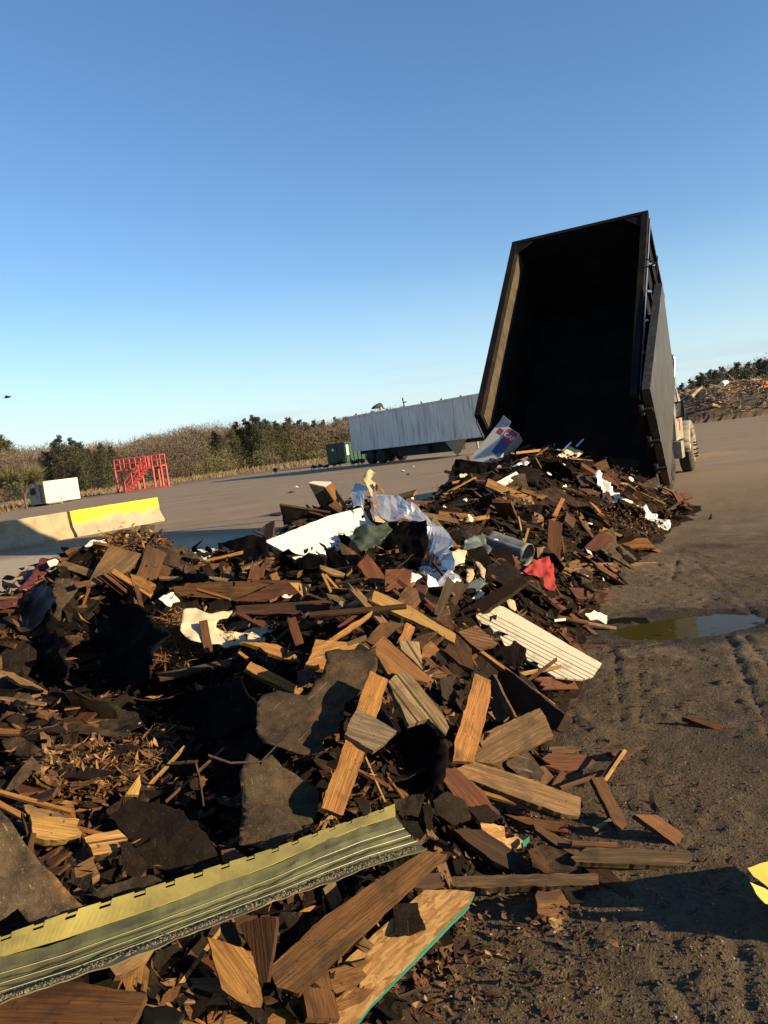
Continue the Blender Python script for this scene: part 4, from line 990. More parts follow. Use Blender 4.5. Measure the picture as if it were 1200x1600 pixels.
# ------------------------------------------------------------------ the pieces one can tell apart in the photograph
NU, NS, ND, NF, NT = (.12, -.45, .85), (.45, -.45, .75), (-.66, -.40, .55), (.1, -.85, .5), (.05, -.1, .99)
WD, TS, SC_ = 'plank', 'tar paper', 'shingle'
def PL(z, pts, label, mat='orange', n=NU, lift=.05, th=.02, name='broken_plank', cat='plank', **k): return piece(name, label, cat, zp(z, pts), n, mat, th, lift, tear=k.pop('tear', .0045), seg=k.pop('seg', .014), **k)
def TP(z, pts, label, mat='tar', n=NU, lift=.04, crumple=.012, curl=0, name='tar_paper_sheet', cat='tar paper', th=.004, tear=.008, **k): return piece(name, label, cat, zp(z, pts), n, mat, th, lift, crumple=crumple, curl=curl, tear=tear, seg=.012, **k)
def SL(z, a, b, w_, label, mat='orange', n=NU, lift=.05, name='wood_lath', cat='slat', **k):
    (a, b), s = zp(z, [a, b]), ZM[z][2]; return slat(name, label, cat, a, b, w_ / s, mat, lift, k.pop('th', .012), n, **k)

# --- left mound
PL('A', [(515, 95), (662, 135), (608, 215), (520, 255), (405, 292), (462, 180)], 'broad weathered brown plank standing on top of the left mound', 'greybrown', (.35, -.72, .6), .14)
PL('A', [(662, 0), (726, 0), (708, 80), (678, 132), (636, 122)], 'grey stub of a post at the very top of the left mound', 'greywet', (.45, -.75, .5), .05, .05)
for i, (a, b, w_) in enumerate([((468, 238), (580, 325), 15), ((488, 228), (600, 318), 13), ((508, 220), (622, 306), 13)]):
    SL('A', a, b, w_, 'thin dark red slat in the row of parallel slats on the left mound', 'red', (.5, -.6, .6), .16 + .012 * i, group='parallel slats on the left mound')
SL('A', (528, 214), (712, 330), 24, 'light orange slat lying over the row of parallel slats', 'orange', NS, .22)
PL('A', [(612, 232), (660, 242), (690, 262), (732, 285), (715, 300), (700, 322), (660, 296), (625, 282)], 'frayed orange chunk of wood at the end of the slat row', 'orange', NS, .2, .03, tear=.016, seg=.006, cat='wood chunk', name='wood_chunk')
SL('A', (637, 282), (672, 412), 20, 'short reddish slat hanging below the frayed orange chunk', 'red', NS, .22)
TP('A', [(262, 250), (330, 255), (392, 268), (345, 330), (290, 402), (285, 440), (262, 470), (240, 430), (268, 380), (240, 320)], 'upper brown tar paper flap on the left slope of the mound', 'felt', (.5, -.5, .65), .1)
TP('A', [(232, 365), (244, 420), (242, 500), (190, 520), (136, 532), (180, 450)], 'lower brown tar paper flap on the left slope of the mound', 'felt', (.5, -.5, .65), .1)
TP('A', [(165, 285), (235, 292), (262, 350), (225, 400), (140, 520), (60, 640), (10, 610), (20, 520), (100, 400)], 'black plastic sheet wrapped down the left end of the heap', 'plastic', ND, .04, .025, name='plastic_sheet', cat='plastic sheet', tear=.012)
TP('A', [(82, 296), (150, 230), (188, 165), (240, 172), (232, 200), (180, 262), (110, 318)], 'dark red cloth crumpled over the left shoulder of the heap', 'maroon', NS, .10, .03, name='red_rag', cat='cloth')
TP('A', [(-30, 350), (40, 330), (106, 320), (100, 362), (86, 386), (-30, 396)], 'dark red cloth lying flat at the left edge of the picture', 'maroon', NS, .08, .02, name='red_rag', cat='cloth')
TP('A', [(112, 242), (128, 212), (152, 210), (150, 236), (118, 268)], 'small blue rag beside the dark red cloth', 'bluerag', NS, .1, .03, name='blue_rag', cat='cloth')
TP('A', [(222, 166), (262, 158), (276, 166), (262, 184), (236, 190)], 'small crumpled white wrapper on the dark red cloth', 'paper', NS, .16, .02, name='white_wrapper', cat='wrapper')
TP('A', [(398, 92), (440, 68), (490, 70), (500, 84), (430, 92), (408, 108)], 'crumpled white wrapper under the leaves on the left mound', 'paper', NS, .12, .02, name='white_wrapper', cat='wrapper')
TP('A', [(310, 190), (352, 142), (410, 124), (462, 158), (470, 210), (432, 246), (360, 240)], 'black hump of roofing felt below the leaves on the left mound', 'black', (0, -.6, .7), .06, .03)
TP('A', [(278, 150), (320, 128), (356, 112), (376, 130), (330, 160), (290, 168)], 'ragged black felt scrap sticking out on the skyline of the left mound', 'black', (0, -.8, .5), .06, .03, tear=.02)
TP('A', [(500, 70), (540, 34), (590, 20), (640, 36), (652, 56), (600, 52), (560, 60), (530, 90)], 'bent grey shingle arched on top of the left mound', 'tarbrown', (.3, -.7, .6), .04, .03)
TP('A', [(682, 128), (748, 104), (800, 95), (880, 104), (932, 148), (900, 158), (850, 150), (835, 178), (878, 196), (930, 200), (938, 216), (860, 226), (770, 190), (700, 205)], 'curled brown roofing felt with a torn hole beside the saddle', 'tarbrown', (.25, -.6, .75), .1, .025)
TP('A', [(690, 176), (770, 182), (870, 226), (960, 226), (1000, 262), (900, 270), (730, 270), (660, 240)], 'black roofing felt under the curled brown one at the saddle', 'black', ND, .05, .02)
PL('A', [(862, 118), (1006, 110), (1008, 165), (930, 182), (868, 172)], 'white board lying on the yard behind the saddle of the heap', 'white', NT, .0, .02, cat='board', name='white_board', depth=7.4)
PL('X', [(338, 848), (395, 836), (413, 838), (424, 880), (432, 908), (368, 902), (318, 884), (345, 868)], 'black bent sheet standing at the saddle of the heap', 'black', (-.3, -.75, .5), .12, .006, tear=.006, crumple=.02, name='roofing_felt', cat='roofing felt')
PL('K', [(60, 212), (300, 210), (560, 212), (692, 226), (620, 262), (488, 322), (300, 300), (20, 292)], 'long wide brown board lying across below the saddle', 'brown', (.1, -.75, .6), .12, .025)
SL('K', (68, 190), (282, 192), 16, 'pale topped batten on the long brown board, the left of two', 'greybrown', NU, .16)
SL('K', (280, 184), (456, 204), 18, 'grey batten on the long brown board, the right of two', 'grey', NU, .17)
SL('K', (600, 212), (870, 216), 18, 'brown batten at the right end of the long brown board', 'brown', NU, .15)
PL('K', [(492, 322), (640, 262), (786, 198), (900, 312), (820, 322), (700, 328)], 'wedge of red brown plank tapering to the left with a bright cut end', 'red', (.15, -.7, .65), .2, .022)
PL('K', [(786, 198), (806, 218), (930, 230), (908, 318), (884, 300)], 'bright sawn end of lumber by the wedge shaped plank', 'yellow', (.5, -.6, .6), .19, .02)
PL('K', [(500, 352), (760, 335), (1024, 318), (1038, 368), (1000, 390), (800, 396), (515, 400)], 'long dark plank in front of the wedge shaped plank', 'dark', (.05, -.8, .55), .22, .025)
SL('K', (284, 256), (472, 312), 11, 'thin light stick on the long brown board', 'orange', NU, .24)
PL('K', [(694, 176), (736, 156), (756, 200), (710, 206)], 'little orange block behind the long brown board', 'orange', NS, .2, .03, cat='block', name='wood_block')
TP('K', [(352, 330), (400, 318), (470, 330), (484, 352), (430, 384), (376, 384), (350, 370)], 'black scrap of felt above the cream sheet', 'tar', NU, .2, .02)
TP('X', [(286, 949), (306, 949), (318, 956), (331, 960), (367, 954), (355, 966), (340, 972), (338, 980), (352, 984), (380, 988), (400, 978), (424, 970), (452, 968), (468, 974), (462, 986), (440, 992), (430, 1000), (405, 1008), (356, 1011), (330, 1006), (298, 999), (282, 984)], 'large crumpled cream vinyl sheet on the left half of the heap', 'cream', (.42, -.45, .8), .22, .028, name='vinyl_sheet', cat='vinyl sheet', tear=.006, spacing=.02)
SL('K', (318, 434), (350, 612), 48, 'dark brown stake standing on the cream sheet', 'brown', (.3, -.7, .6), .34)
SL('K', (818, 420), (866, 568), 52, 'dark red plank end at the right tip of the cream sheet', 'red', (.3, -.7, .6), .32)
TP('K', [(62, 322), (110, 296), (150, 276), (168, 300), (188, 320), (150, 330), (136, 358), (100, 340)], 'crumpled white paper beside the cream sheet', 'paper', NS, .26, .025, name='crumpled_paper', cat='paper')
PL('K', [(505, 395), (545, 385), (600, 430), (725, 440), (650, 468), (590, 440)], 'red brown splinter lying over the cream sheet', 'red', NS, .3, .015)
SL('K', (68, 752), (270, 716), 40, 'greenish weathered slat below the pine straw, the left of two', 'greywet', NU, .26)
SL('K', (230, 718), (514, 654), 30, 'greenish weathered slat below the cream sheet, the right of two', 'greywet', NU, .27)
PL('K', [(530, 556), (640, 560), (740, 570), (832, 620), (878, 668), (780, 652), (690, 622), (640, 585)], 'pointed orange splinter of plank below the cream sheet', 'orange', NS, .28, .018)
PL('C', [(125, 460), (250, 524), (372, 590), (345, 616), (215, 555), (105, 496)], 'sawn orange batten lying alone in the dark middle of the heap', 'orange', (.45, -.6, .65), .3, .03)
SL('K', (520, 612), (576, 652), 16, 'short orange peg above the sawn orange batten', 'orange', NS, .3)
TP('C', [(345, 500), (415, 500), (430, 520), (395, 560), (340, 580)], 'small grey felt scrap right of the sawn orange batten', 'tarbrown', NU, .26, .01)
# --- dark middle left: its black sheets are added to paint in shade
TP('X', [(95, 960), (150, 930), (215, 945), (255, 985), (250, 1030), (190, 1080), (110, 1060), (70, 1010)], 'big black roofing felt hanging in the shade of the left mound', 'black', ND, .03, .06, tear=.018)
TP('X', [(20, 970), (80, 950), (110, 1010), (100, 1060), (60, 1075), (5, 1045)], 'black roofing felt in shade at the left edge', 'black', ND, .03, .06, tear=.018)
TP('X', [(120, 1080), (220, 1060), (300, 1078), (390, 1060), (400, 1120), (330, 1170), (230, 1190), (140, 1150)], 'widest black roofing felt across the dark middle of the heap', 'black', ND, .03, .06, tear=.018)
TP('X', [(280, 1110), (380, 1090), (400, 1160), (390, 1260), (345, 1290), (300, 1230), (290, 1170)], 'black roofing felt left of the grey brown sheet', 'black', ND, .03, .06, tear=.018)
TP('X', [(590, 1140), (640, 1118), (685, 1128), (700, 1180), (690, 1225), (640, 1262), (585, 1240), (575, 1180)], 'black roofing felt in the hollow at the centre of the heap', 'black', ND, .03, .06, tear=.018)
TP('A', [(210, 545), (250, 518), (300, 545), (335, 580), (270, 585)], 'reddish shingle offcut in the shade of the left slope', 'tarred', NS, .12, .012, name='shingle', cat='shingle')
TP('A', [(280, 520), (380, 512), (398, 545), (330, 575), (300, 560)], 'reddish ribbed shingle offcut, the right of two in the shade', 'tarred', NS, .14, .012, name='shingle', cat='shingle')
TP('A', [(640, 630), (700, 632), (690, 668), (650, 672)], 'small grey felt square left of the pine straw', 'tarbrown', NS, .2, .01)
PL('A', [(668, 520), (704, 518), (690, 552), (660, 552)], 'small bright wood block in the shade left of the pine straw', 'yellow', NS, .2, .02, cat='block', name='wood_block')
PL('X', [(-20, 1035), (0, 1047), (22, 1051), (55, 1069), (118, 1104), (112, 1117), (70, 1116), (30, 1090), (-20, 1060)], 'weathered brown plank slanting in from the left edge', 'greybrown', (.35, -.5, .75), .12, .022)
TP('B', [(138, 95), (200, 100), (300, 148), (460, 175), (640, 194), (570, 216), (430, 202), (310, 192), (172, 132)], 'long bent brown shingle strip below the left plank', 'tarbrown', NU, .14, .012, name='shingle', cat='shingle')
TP('B', [(8, 224), (100, 222), (180, 270), (260, 300), (355, 348), (300, 376), (215, 362), (130, 322), (28, 272)], 'dark curved shingle at the left, above the leaf pile', 'tarbrown', NU, .12, .02, name='shingle', cat='shingle')
TP('B', [(180, 280), (420, 258), (600, 250), (660, 266), (520, 300), (330, 350), (240, 320)], 'long dark felt strip over the leaf pile', 'tar', NU, .13, .012)
SL('B', (240, 262), (422, 256), 22, 'brown slat between two shingle strips', 'brown', NU, .16)
SL('B', (605, 228), (772, 192), 26, 'orange tipped slat pointing right into the dark middle', 'orange', NS, .18)
PL('B', [(22, 468), (90, 370), (150, 302), (194, 352), (150, 384), (70, 450)], 'grey green triangle of shingle at the left edge', 'tarbrown', (.4, -.5, .7), .16, .008, name='shingle', cat='shingle')
TP('B', [(110, 372), (260, 362), (430, 360), (545, 382), (430, 412), (200, 412)], 'flat black shingle over the leaf pile', 'tar', NU, .17, .008, name='shingle', cat='shingle')
SL('B', (-20, 186), (92, 190), 24, 'brown slat end at the left edge', 'brown', NS, .14)
PL('B', [(588, 484), (620, 440), (656, 390), (662, 440), (650, 486)], 'pale leaf shaped splinter standing in the leaf pile', 'yellow', NS, .22, .012, cat='splinter', name='wood_splinter')
SL('B', (692, 448), (868, 258), 15, 'thin pale stick standing in the leaf pile', 'yellow', NS, .22, th=.01)
SL('B', (775, 520), (1050, 264), 10, 'thin dark red rod leaning in the dark middle', 'red', NS, .24, th=.008)
SL('B', (-20, 462), (335, 562), 17, 'orange lath under the leaf pile', 'orange', NS, .16)
SL('B', (-20, 516), (116, 590), 28, 'orange plank end at the left edge below the leaf pile', 'orange', NS, .18)
TP('B', [(112, 536), (200, 550), (322, 582), (300, 600), (190, 596), (130, 572)], 'curled tan vinyl scrap above the pale wood block', 'greybrown', NS, .17, .012, name='vinyl_scrap', cat='vinyl')
PL('B', [(140, 572), (250, 588), (372, 600), (358, 632), (384, 662), (340, 682), (268, 697), (152, 688)], 'pale orange ragged wood block at the lower left', 'yellow', NS, .2, .03, tear=.006, seg=.008, cat='block', name='wood_block')
PL('B', [(394, 684), (470, 664), (555, 648), (602, 690), (548, 712), (556, 750), (438, 768), (424, 730)], 'orange grooved wood block left of the black felt', 'orangegroove', NS, .22, .03, cat='block', name='wood_block')
TP('B', [(506, 590), (545, 560), (600, 508), (680, 518), (740, 530), (800, 540), (862, 562), (890, 610), (930, 612), (962, 660), (985, 700), (1038, 805), (990, 830), (930, 858), (880, 866), (780, 848), (700, 832), (660, 800), (655, 760), (600, 690), (545, 620)], 'large black roofing felt above the olive siding', 'tar', (.08, -.55, .8), .24, .012, tear=.01)
TP('B', [(552, 708), (610, 704), (652, 750), (690, 832), (650, 890), (600, 862)], 'dark flap of felt under the large black roofing felt', 'tar', (.1, -.7, .6), .2, .012)
TP('X', [(-20, 1245), (0, 1263), (25, 1298), (60, 1345), (95, 1380), (132, 1416), (100, 1432), (68, 1441), (48, 1441), (36, 1428), (27, 1416), (0, 1434), (-20, 1440)], 'grey brown tarpaulin fold at the lower left edge', 'felt', (.3, -.6, .75), .2, .03, name='tarpaulin', cat='tarpaulin', tear=.002, spacing=.018)
TP('H', [(300, 50), (380, 30), (440, 8), (442, 80), (480, 105), (532, 132), (500, 142), (400, 98)], 'dark felt right of the tarpaulin fold', 'tarbrown', (-.1, -.6, .7), .16, .014)
TP('H', [(450, 84), (540, 50), (622, 18), (690, 20), (758, 44), (690, 82), (620, 106), (560, 124), (510, 142)], 'grey felt tucked behind the olive siding flange', 'tarbrown', NU, .2, .014)
PL('B', [(1036, 745), (1100, 735), (1150, 770), (1130, 800), (1045, 805)], 'small brown board behind the olive siding', 'brown', NS, .2, .015)
SL('B', (800, 335), (930, 325), 8, 'thin bare twig, the left part over the dark middle', 'brown', NU, .3, th=.008, name='twig', cat='twig')

# --- the big grey-brown sheet and the planks round it
TP('X', [(508, 1031), (522, 1024), (552, 1022), (588, 1019), (589, 1050), (578, 1068), (560, 1082), (540, 1095), (537, 1108), (534, 1128), (524, 1150), (505, 1158), (508, 1178), (470, 1186), (440, 1180), (415, 1174), (400, 1148), (402, 1112), (412, 1092), (428, 1080), (455, 1084), (478, 1088), (492, 1068), (512, 1048)], 'large grey brown roofing felt with rust streaks in the centre', 'felt', (.14, -.52, .82), .30, .022, curl=.10, tear=.007, spacing=.022)
TP('X', [(388, 1182), (408, 1190), (425, 1180), (448, 1198), (480, 1216), (498, 1228), (494, 1262), (487, 1276), (490, 1288), (474, 1302), (460, 1308), (420, 1331), (388, 1320), (372, 1321), (378, 1260), (376, 1210)], 'lower grey brown roofing felt ending behind the olive siding', 'felt', (.10, -.60, .78), .26, .020, curl=.09, tear=.007, spacing=.022)
TP('X', [(381, 1236), (400, 1250), (436, 1262), (462, 1282), (474, 1301), (460, 1307), (420, 1330), (388, 1319), (373, 1320), (377, 1276)], 'paler lap of roofing felt over the foot of the lower grey brown one', 'felt', (.16, -.56, .8), .285, .012, curl=.05, tear=.005)
PL('C', [(432, 357), (520, 366), (640, 374), (688, 404), (600, 426), (540, 430), (488, 442), (468, 497), (382, 485)], 'orange plank end lying above the grey brown felt', 'orange', NS, .22, .02)
PL('C', [(480, 366), (560, 310), (698, 222), (686, 250), (600, 310), (498, 372)], 'long tapering orange splinter above the grey brown felt', 'orange', NS, .25, .014, cat='splinter', name='wood_splinter')
SL('C', (536, 300), (650, 222), 13, 'thin reddish splinter beside the tapering orange one', 'red', NS, .25, name='wood_splinter', cat='splinter')
SL('C', (578, 380), (668, 346), 20, 'short grey green slat below the tapering splinter', 'greywet', NS, .22)
PL('C', [(735, 278), (845, 281), (780, 330), (692, 396), (648, 384)], 'brown plank slanting behind the orange planks', 'brown', NS, .2, .02)
PL('C', [(856, 277), (896, 300), (872, 366), (818, 358)], 'small orange block behind the grey grooved offcut', 'orange', NS, .24, .025, cat='block', name='wood_block')
PL('C', [(822, 360), (916, 370), (926, 440), (934, 500), (900, 468), (830, 402)], 'grey grooved siding offcut, small and upright', 'greygroove', (.4, -.6, .7), .28, .02, cat='siding offcut', name='siding_offcut', axis=1)
PL('C', [(706, 128), (760, 150), (880, 205), (1000, 282), (1085, 330), (1082, 376), (960, 302), (860, 258), (780, 222), (690, 176)], 'long bright yellow plank across the centre of the heap', 'yellow', (.4, -.5, .8), .34, .02)
SL('C', (400, 238), (855, 198), 18, 'long dark lath lying over the bright yellow plank', 'dark', NU, .40, d0=None)
PL('C', [(745, 340), (860, 440), (972, 541), (958, 560), (860, 535), (770, 520), (730, 450), (688, 400)], 'broad orange plank behind the grooved weathered plank', 'orange', NS, .30, .02)
PL('C', [(850, 496), (940, 596), (1022, 690), (1056, 770), (1038, 812), (1000, 770), (960, 728), (868, 756), (815, 650), (768, 555), (800, 525)], 'weathered grooved plank in the centre, pale with dark grooves', 'greygroove', (.38, -.5, .78), .36, .025, axis=6)
PL('X', [(578, 1048), (607, 1062), (572, 1170), (536, 1275), (519, 1268), (502, 1262), (540, 1155)], 'long orange plank standing up beside the grey brown felt', 'orange', (.40, -.55, .72), .38, .02)
PL('C', [(626, 682), (720, 732), (810, 786), (760, 838), (702, 880), (630, 836), (566, 800), (590, 740)], 'grey weathered offcut laid across the long orange plank', 'grey', (.35, -.5, .78), .44, .02, cat='offcut', name='siding_offcut')
PL('X', [(742, 1052), (767, 1063), (767, 1085), (757, 1130), (741, 1190), (708, 1189), (710, 1160), (727, 1108)], 'orange plank standing upright right of the dark hollow', 'orange', (.42, -.6, .7), .34, .02)
PL('X', [(843, 1106), (853, 1120), (865, 1150), (820, 1172), (770, 1193), (733, 1190), (757, 1144), (800, 1125)], 'wide weathered orange plank end pointing right', 'greybrown', (.35, -.5, .78), .30, .025)
PL('G', [(208, 140), (350, 184), (480, 230), (617, 278), (615, 346), (560, 341), (460, 310), (360, 272), (220, 218), (128, 186)], 'long plank half orange and half grey at the lower right of the heap', 'greybrown', (.30, -.45, .85), .24, .022)
SL('G', (236, 254), (556, 352), 13, 'thin orange strip under the half grey plank', 'orange', NS, .2)
PL('G', [(106, 140), (150, 168), (200, 212), (250, 250), (302, 332), (240, 350), (190, 352), (130, 252), (74, 180)], 'red brown plank under the half grey plank', 'red', NS, .17, .02)
TP('G', [(64, 290), (120, 254), (182, 288), (206, 360), (140, 388), (84, 342)], 'dark felt scrap on the red brown plank, left one', 'tar', NS, .22, .01)
TP('G', [(190, 310), (268, 304), (312, 350), (282, 376), (230, 362)], 'dark felt scrap on the red brown plank, right one', 'tar', NS, .24, .01)
PL('G', [(138, 396), (250, 400), (370, 480), (490, 570), (434, 592), (350, 548), (270, 502), (200, 450)], 'long dark brown plank pointing down right above the beam', 'dark', NS, .18, .025)
o = PL('G', [(240, 372), (280, 378), (330, 386), (336, 432), (380, 426), (424, 424), (404, 458), (340, 472), (290, 440), (250, 412)], 'small torn piece of strand board with a teal edge', 'osb', NS, .2, .012, name='strand_board', cat='board', tear=.006, seg=.008)
PL('G', [(398, 446), (424, 424), (427, 440), (404, 466)], None, 'teal', NS, .208, .012, name='painted_edge', cat=None)
te = [x for x in COL.objects if x.name.startswith('painted_edge')][-1]; mw = te.matrix_world.copy(); te.parent = o; te.matrix_parent_inverse = o.matrix_world.inverted(); te.matrix_world = mw
TP('G', [(420, 480), (470, 452), (560, 480), (606, 545), (500, 572), (436, 540)], 'grey brown felt scrap right of the dark brown plank', 'tarbrown', NU, .16, .01)
PL('G', [(440, 376), (530, 420), (624, 488), (612, 506), (530, 460), (450, 402)], 'narrow dark red plank above the dark weathered board', 'dark', NS, .17, .02)
PL('G', [(330, 340), (460, 356), (566, 372), (572, 412), (490, 400), (400, 372)], 'brown plank in the shade under the half grey plank', 'brown', NU, .12, .02)
PL('G', [(580, 502), (640, 466), (840, 470), (1030, 480), (1042, 541), (820, 530), (600, 521)], 'long dark weathered board lying flat at the lower right', 'greywet', (.15, -.5, .85), .10, .03)
PL('G', [(30, 582), (230, 570), (460, 566), (682, 564), (686, 606), (460, 612), (230, 616), (40, 606)], 'dark weathered beam across the lower right of the heap', 'greywet', (.1, -.6, .8), .14, .05, cat='beam', name='wood_beam')
PL('G', [(620, 532), (712, 534), (770, 590), (822, 642), (832, 668), (778, 652), (700, 600)], 'dark plank running into the shadow at the lower right', 'dark', NT, .04, .02)
PL('G', [(456, 628), (540, 624), (582, 690), (576, 742), (520, 730), (460, 716)], 'ragged stub of plank below the dark weathered beam', 'brown', NS, .08, .04, tear=.008, seg=.01)
TP('G', [(542, 626), (622, 610), (632, 670), (582, 674)], 'dark square of felt below the dark weathered beam', 'tar', NU, .07, .01)
TP('G', [(498, 734), (545, 738), (558, 800), (530, 785), (512, 770)], 'big dry oak leaf below the ragged plank stub', 'leafpale', NU, .03, .012, name='dry_leaf', cat='leaf', tear=.006)
PL('G', [(658, 205), (702, 200), (770, 330), (836, 470), (780, 472), (722, 330)], 'dark brown plank crossing the shadow between two boards', 'brown', NS, .09, .02)
PL('G', [(818, 342), (904, 344), (1000, 415), (1098, 490), (1044, 508), (930, 424)], 'brown plank pointing down right, outermost on the mud', 'brown', NS, .05, .022)
SL('G', (538, 244), (748, 170), 14, 'thin brown lath crossing the splinter pair', 'brown', NS, .12)
SL('G', (710, 214), (786, 100), 14, 'split pale lath standing by the outer planks', 'yellow', NS, .16)
SL('G', (702, 208), (772, 98), 12, 'split brown lath standing beside the pale one', 'brown', NS, .14)
PL('G', [(468, 132), (500, 114), (600, 118), (690, 128), (704, 154), (640, 168), (570, 182), (480, 158)], 'jagged brown plank fragment on the right slope', 'red', NS, .12, .02, tear=.008)
PL('G', [(716, 108), (800, 92), (876, 84), (882, 112), (830, 128), (780, 142)], 'dark plank end sticking out right over the mud', 'red', NS, .06, .022)
SL('G', (516, 244), (556, 182), 24, 'short brown slat on the right slope', 'brown', NS, .1)
TP('G', [(338, 146), (380, 118), (420, 104), (482, 190), (468, 216), (420, 205), (378, 190)], 'smooth grey felt flap under the wide orange plank end', 'tarbrown', (.4, -.5, .7), .18, .008)
SL('G', (780, 220), (860, 202), 16, 'small brown chip of lath alone on the mud', 'brown', NT, .01)
TP('G', [(872, 256), (890, 254), (904, 310), (936, 352), (905, 345), (878, 318)], 'curled dark shingle strip standing on the mud', 'tarbrown', (-.5, -.6, .6), .06, .02, name='shingle', cat='shingle')
SL('F', (555, 798), (750, 792), 14, 'thin lath lying on the mud right of the wide plank end', 'brown', NT, .012)
PL('X', [(1066, 1120), (1078, 1119), (1135, 1133), (1190, 1146), (1184, 1155), (1120, 1140)], 'dark batten lying alone on the mud at the right', 'brown', (0, -.4, .9), .03, .03, tear=.001)
SL('G', (500, 95), (612, 92), 12, 'grey lath at the edge of the mud, upper of two', 'greywet', NS, .06)
SL('G', (510, 108), (630, 104), 12, 'brown lath at the edge of the mud, lower of two', 'brown', NS, .07)
PL('G', [(660, 390), (725, 355), (735, 362), (672, 402)], 'mouldy grey chip in the shadow between the planks', 'grey', NU, .1, .01)
SL('G', (585, 448), (755, 456), 18, 'reddish lath above the dark weathered board', 'red', NS, .1)
# --- right flank
PL('F', [(100, 326), (190, 386), (350, 506), (500, 625), (608, 708), (590, 745), (570, 780), (500, 760), (420, 722), (230, 620), (120, 470), (70, 372)], 'wide black beam slanting down the right flank of the heap', 'dark', (-.62, -.48, .55), .2, .06, cat='beam', name='wood_beam', axis=2)
SL('F', (104, 330), (560, 664), 12, 'orange edge strip along the top of the black beam', 'orange', NS, .26, th=.02)  # strip added to paint the sunlight on the beam's top edge
PL('F', [(284, 196), (322, 204), (480, 295), (640, 390), (782, 470), (742, 530), (690, 546), (630, 540), (566, 534), (500, 496), (430, 452), (418, 404), (366, 366), (346, 392), (326, 386), (302, 344), (214, 300), (192, 242)], 'broken white ribbed siding panel leaning off the right flank', 'siding', (.42, -.42, .82), .22, .012, cat='siding panel', name='torn_siding', tear=.003, axis=2)
PL('F', [(410, 58), (432, 88), (300, 180), (170, 272), (86, 292), (84, 244), (240, 150)], 'dark heavy plank above the white siding panel', 'dark', (-.3, -.7, .6), .30, .04)
PL('F', [(108, 322), (195, 290), (240, 330), (292, 376), (212, 410), (160, 372)], 'brown grooved siding offcut left of the white siding', 'browngroove', NS, .3, .02, cat='siding offcut', name='siding_offcut')
TP('F', [(230, 405), (300, 392), (352, 390), (368, 362), (426, 400), (424, 440), (390, 496), (330, 474), (250, 430)], 'dark torn felt in the notch of the white siding', 'tar', (-.2, -.6, .7), .26, .014)
TP('F', [(328, 178), (350, 166), (372, 168), (386, 205), (370, 226), (350, 200)], 'curl of cream foam behind the white siding', 'tan', NS, .2, .025, name='foam_scrap', cat='foam')
SL('F', (590, 256), (850, 304), 13, 'white edged lath pointing right at the puddle', 'greybrown', NS, .10)
SL('F', (520, 240), (720, 276), 14, 'brown lath beside the white edged one', 'brown', NS, .09)
SL('F', (700, 286), (845, 312), 7, 'thin white strip below the white edged lath', 'white', NS, .09, th=.006)
TP('F', [(700, 242), (740, 224), (780, 236), (808, 246), (804, 284), (770, 262), (730, 262)], 'crumpled white wrapper printed red by the puddle', 'paper', NS, .10, .02, name='printed_wrapper', cat='wrapper')
PL('F', [(815, 262), (900, 252), (990, 256), (1012, 290), (920, 296), (812, 292)], 'black log lying in the edge of the puddle', 'black', (.0, -.5, .85), .03, .05, cat='log', name='log')
SL('F', (690, 392), (862, 384), 14, 'brown lath on the mud below the puddle', 'brown', NT, .02)
SL('F', (640, 370), (840, 366), 16, 'dark lath under the white edged lath', 'dark', NT, .03)
SL('F', (990, 384), (1195, 372), 11, 'orange split lath lying at the near side of the puddle', 'orange', NT, .02)
SL('F', (884, 449), (1088, 442), 12, 'narrow brown lath alone on the mud below the puddle', 'brown', NT, .02)
SL('F', (560, 268), (612, 262), 10, 'white chip near the tip of the brown lath', 'paper', NS, .12, th=.006)
TP('F', [(735, 162), (775, 124), (806, 150), (770, 190), (742, 190)], 'reddish shingle scrap above the puddle', 'tarred', NS, .08, .014, name='shingle', cat='shingle')
TP('F', [(680, 28), (700, 20), (742, 45), (735, 88), (690, 96), (682, 70)], 'tan felt scrap on the shaded right flank', 'tarbrown', NS, .14, .012)
TP('F', [(520, 170), (590, 138), (646, 168), (660, 205), (600, 222), (545, 196)], 'brown shingle right of the white siding', 'tarbrown', NU, .12, .014, name='shingle', cat='shingle')
TP('F', [(380, 150), (440, 105), (500, 130), (510, 150), (440, 156)], 'small dark shingle above the white siding', 'tar', NU, .14, .01, name='shingle', cat='shingle')
# --- behind the crest: foil, white board, box
PL('J', [(42, 436), (180, 382), (340, 318), (500, 278), (515, 310), (540, 345), (575, 372), (556, 392), (520, 430), (485, 470), (430, 460), (300, 510), (205, 537), (120, 480)], 'large bright white board leaning behind the crest', 'white', (.40, -.50, .78), .12, .012, cat='board', name='white_board', tear=.004)
TP('J', [(185, 530), (215, 512), (250, 490), (290, 500), (330, 520), (310, 600), (250, 640), (205, 600)], 'jagged black shingle covering the foot of the white board, left', 'black', (-.3, -.7, .55), .24, .012, tear=.008)
TP('J', [(318, 466), (352, 470), (368, 455), (392, 500), (450, 500), (502, 510), (470, 570), (400, 592), (340, 530)], 'jagged black shingle covering the foot of the white board, right', 'black', (-.3, -.7, .55), .26, .012, tear=.008)
TP('J', [(388, 438), (440, 470), (504, 512), (476, 556), (430, 540), (400, 486)], 'dusty grey felt flap in front of the white board', 'tarbrown', NS, .3, .012)
TP('J', [(75, 470), (104, 450), (126, 470), (106, 506)], 'small cream scrap at the left corner of the white board', 'cream', NS, .2, .01, name='vinyl_scrap', cat='vinyl')
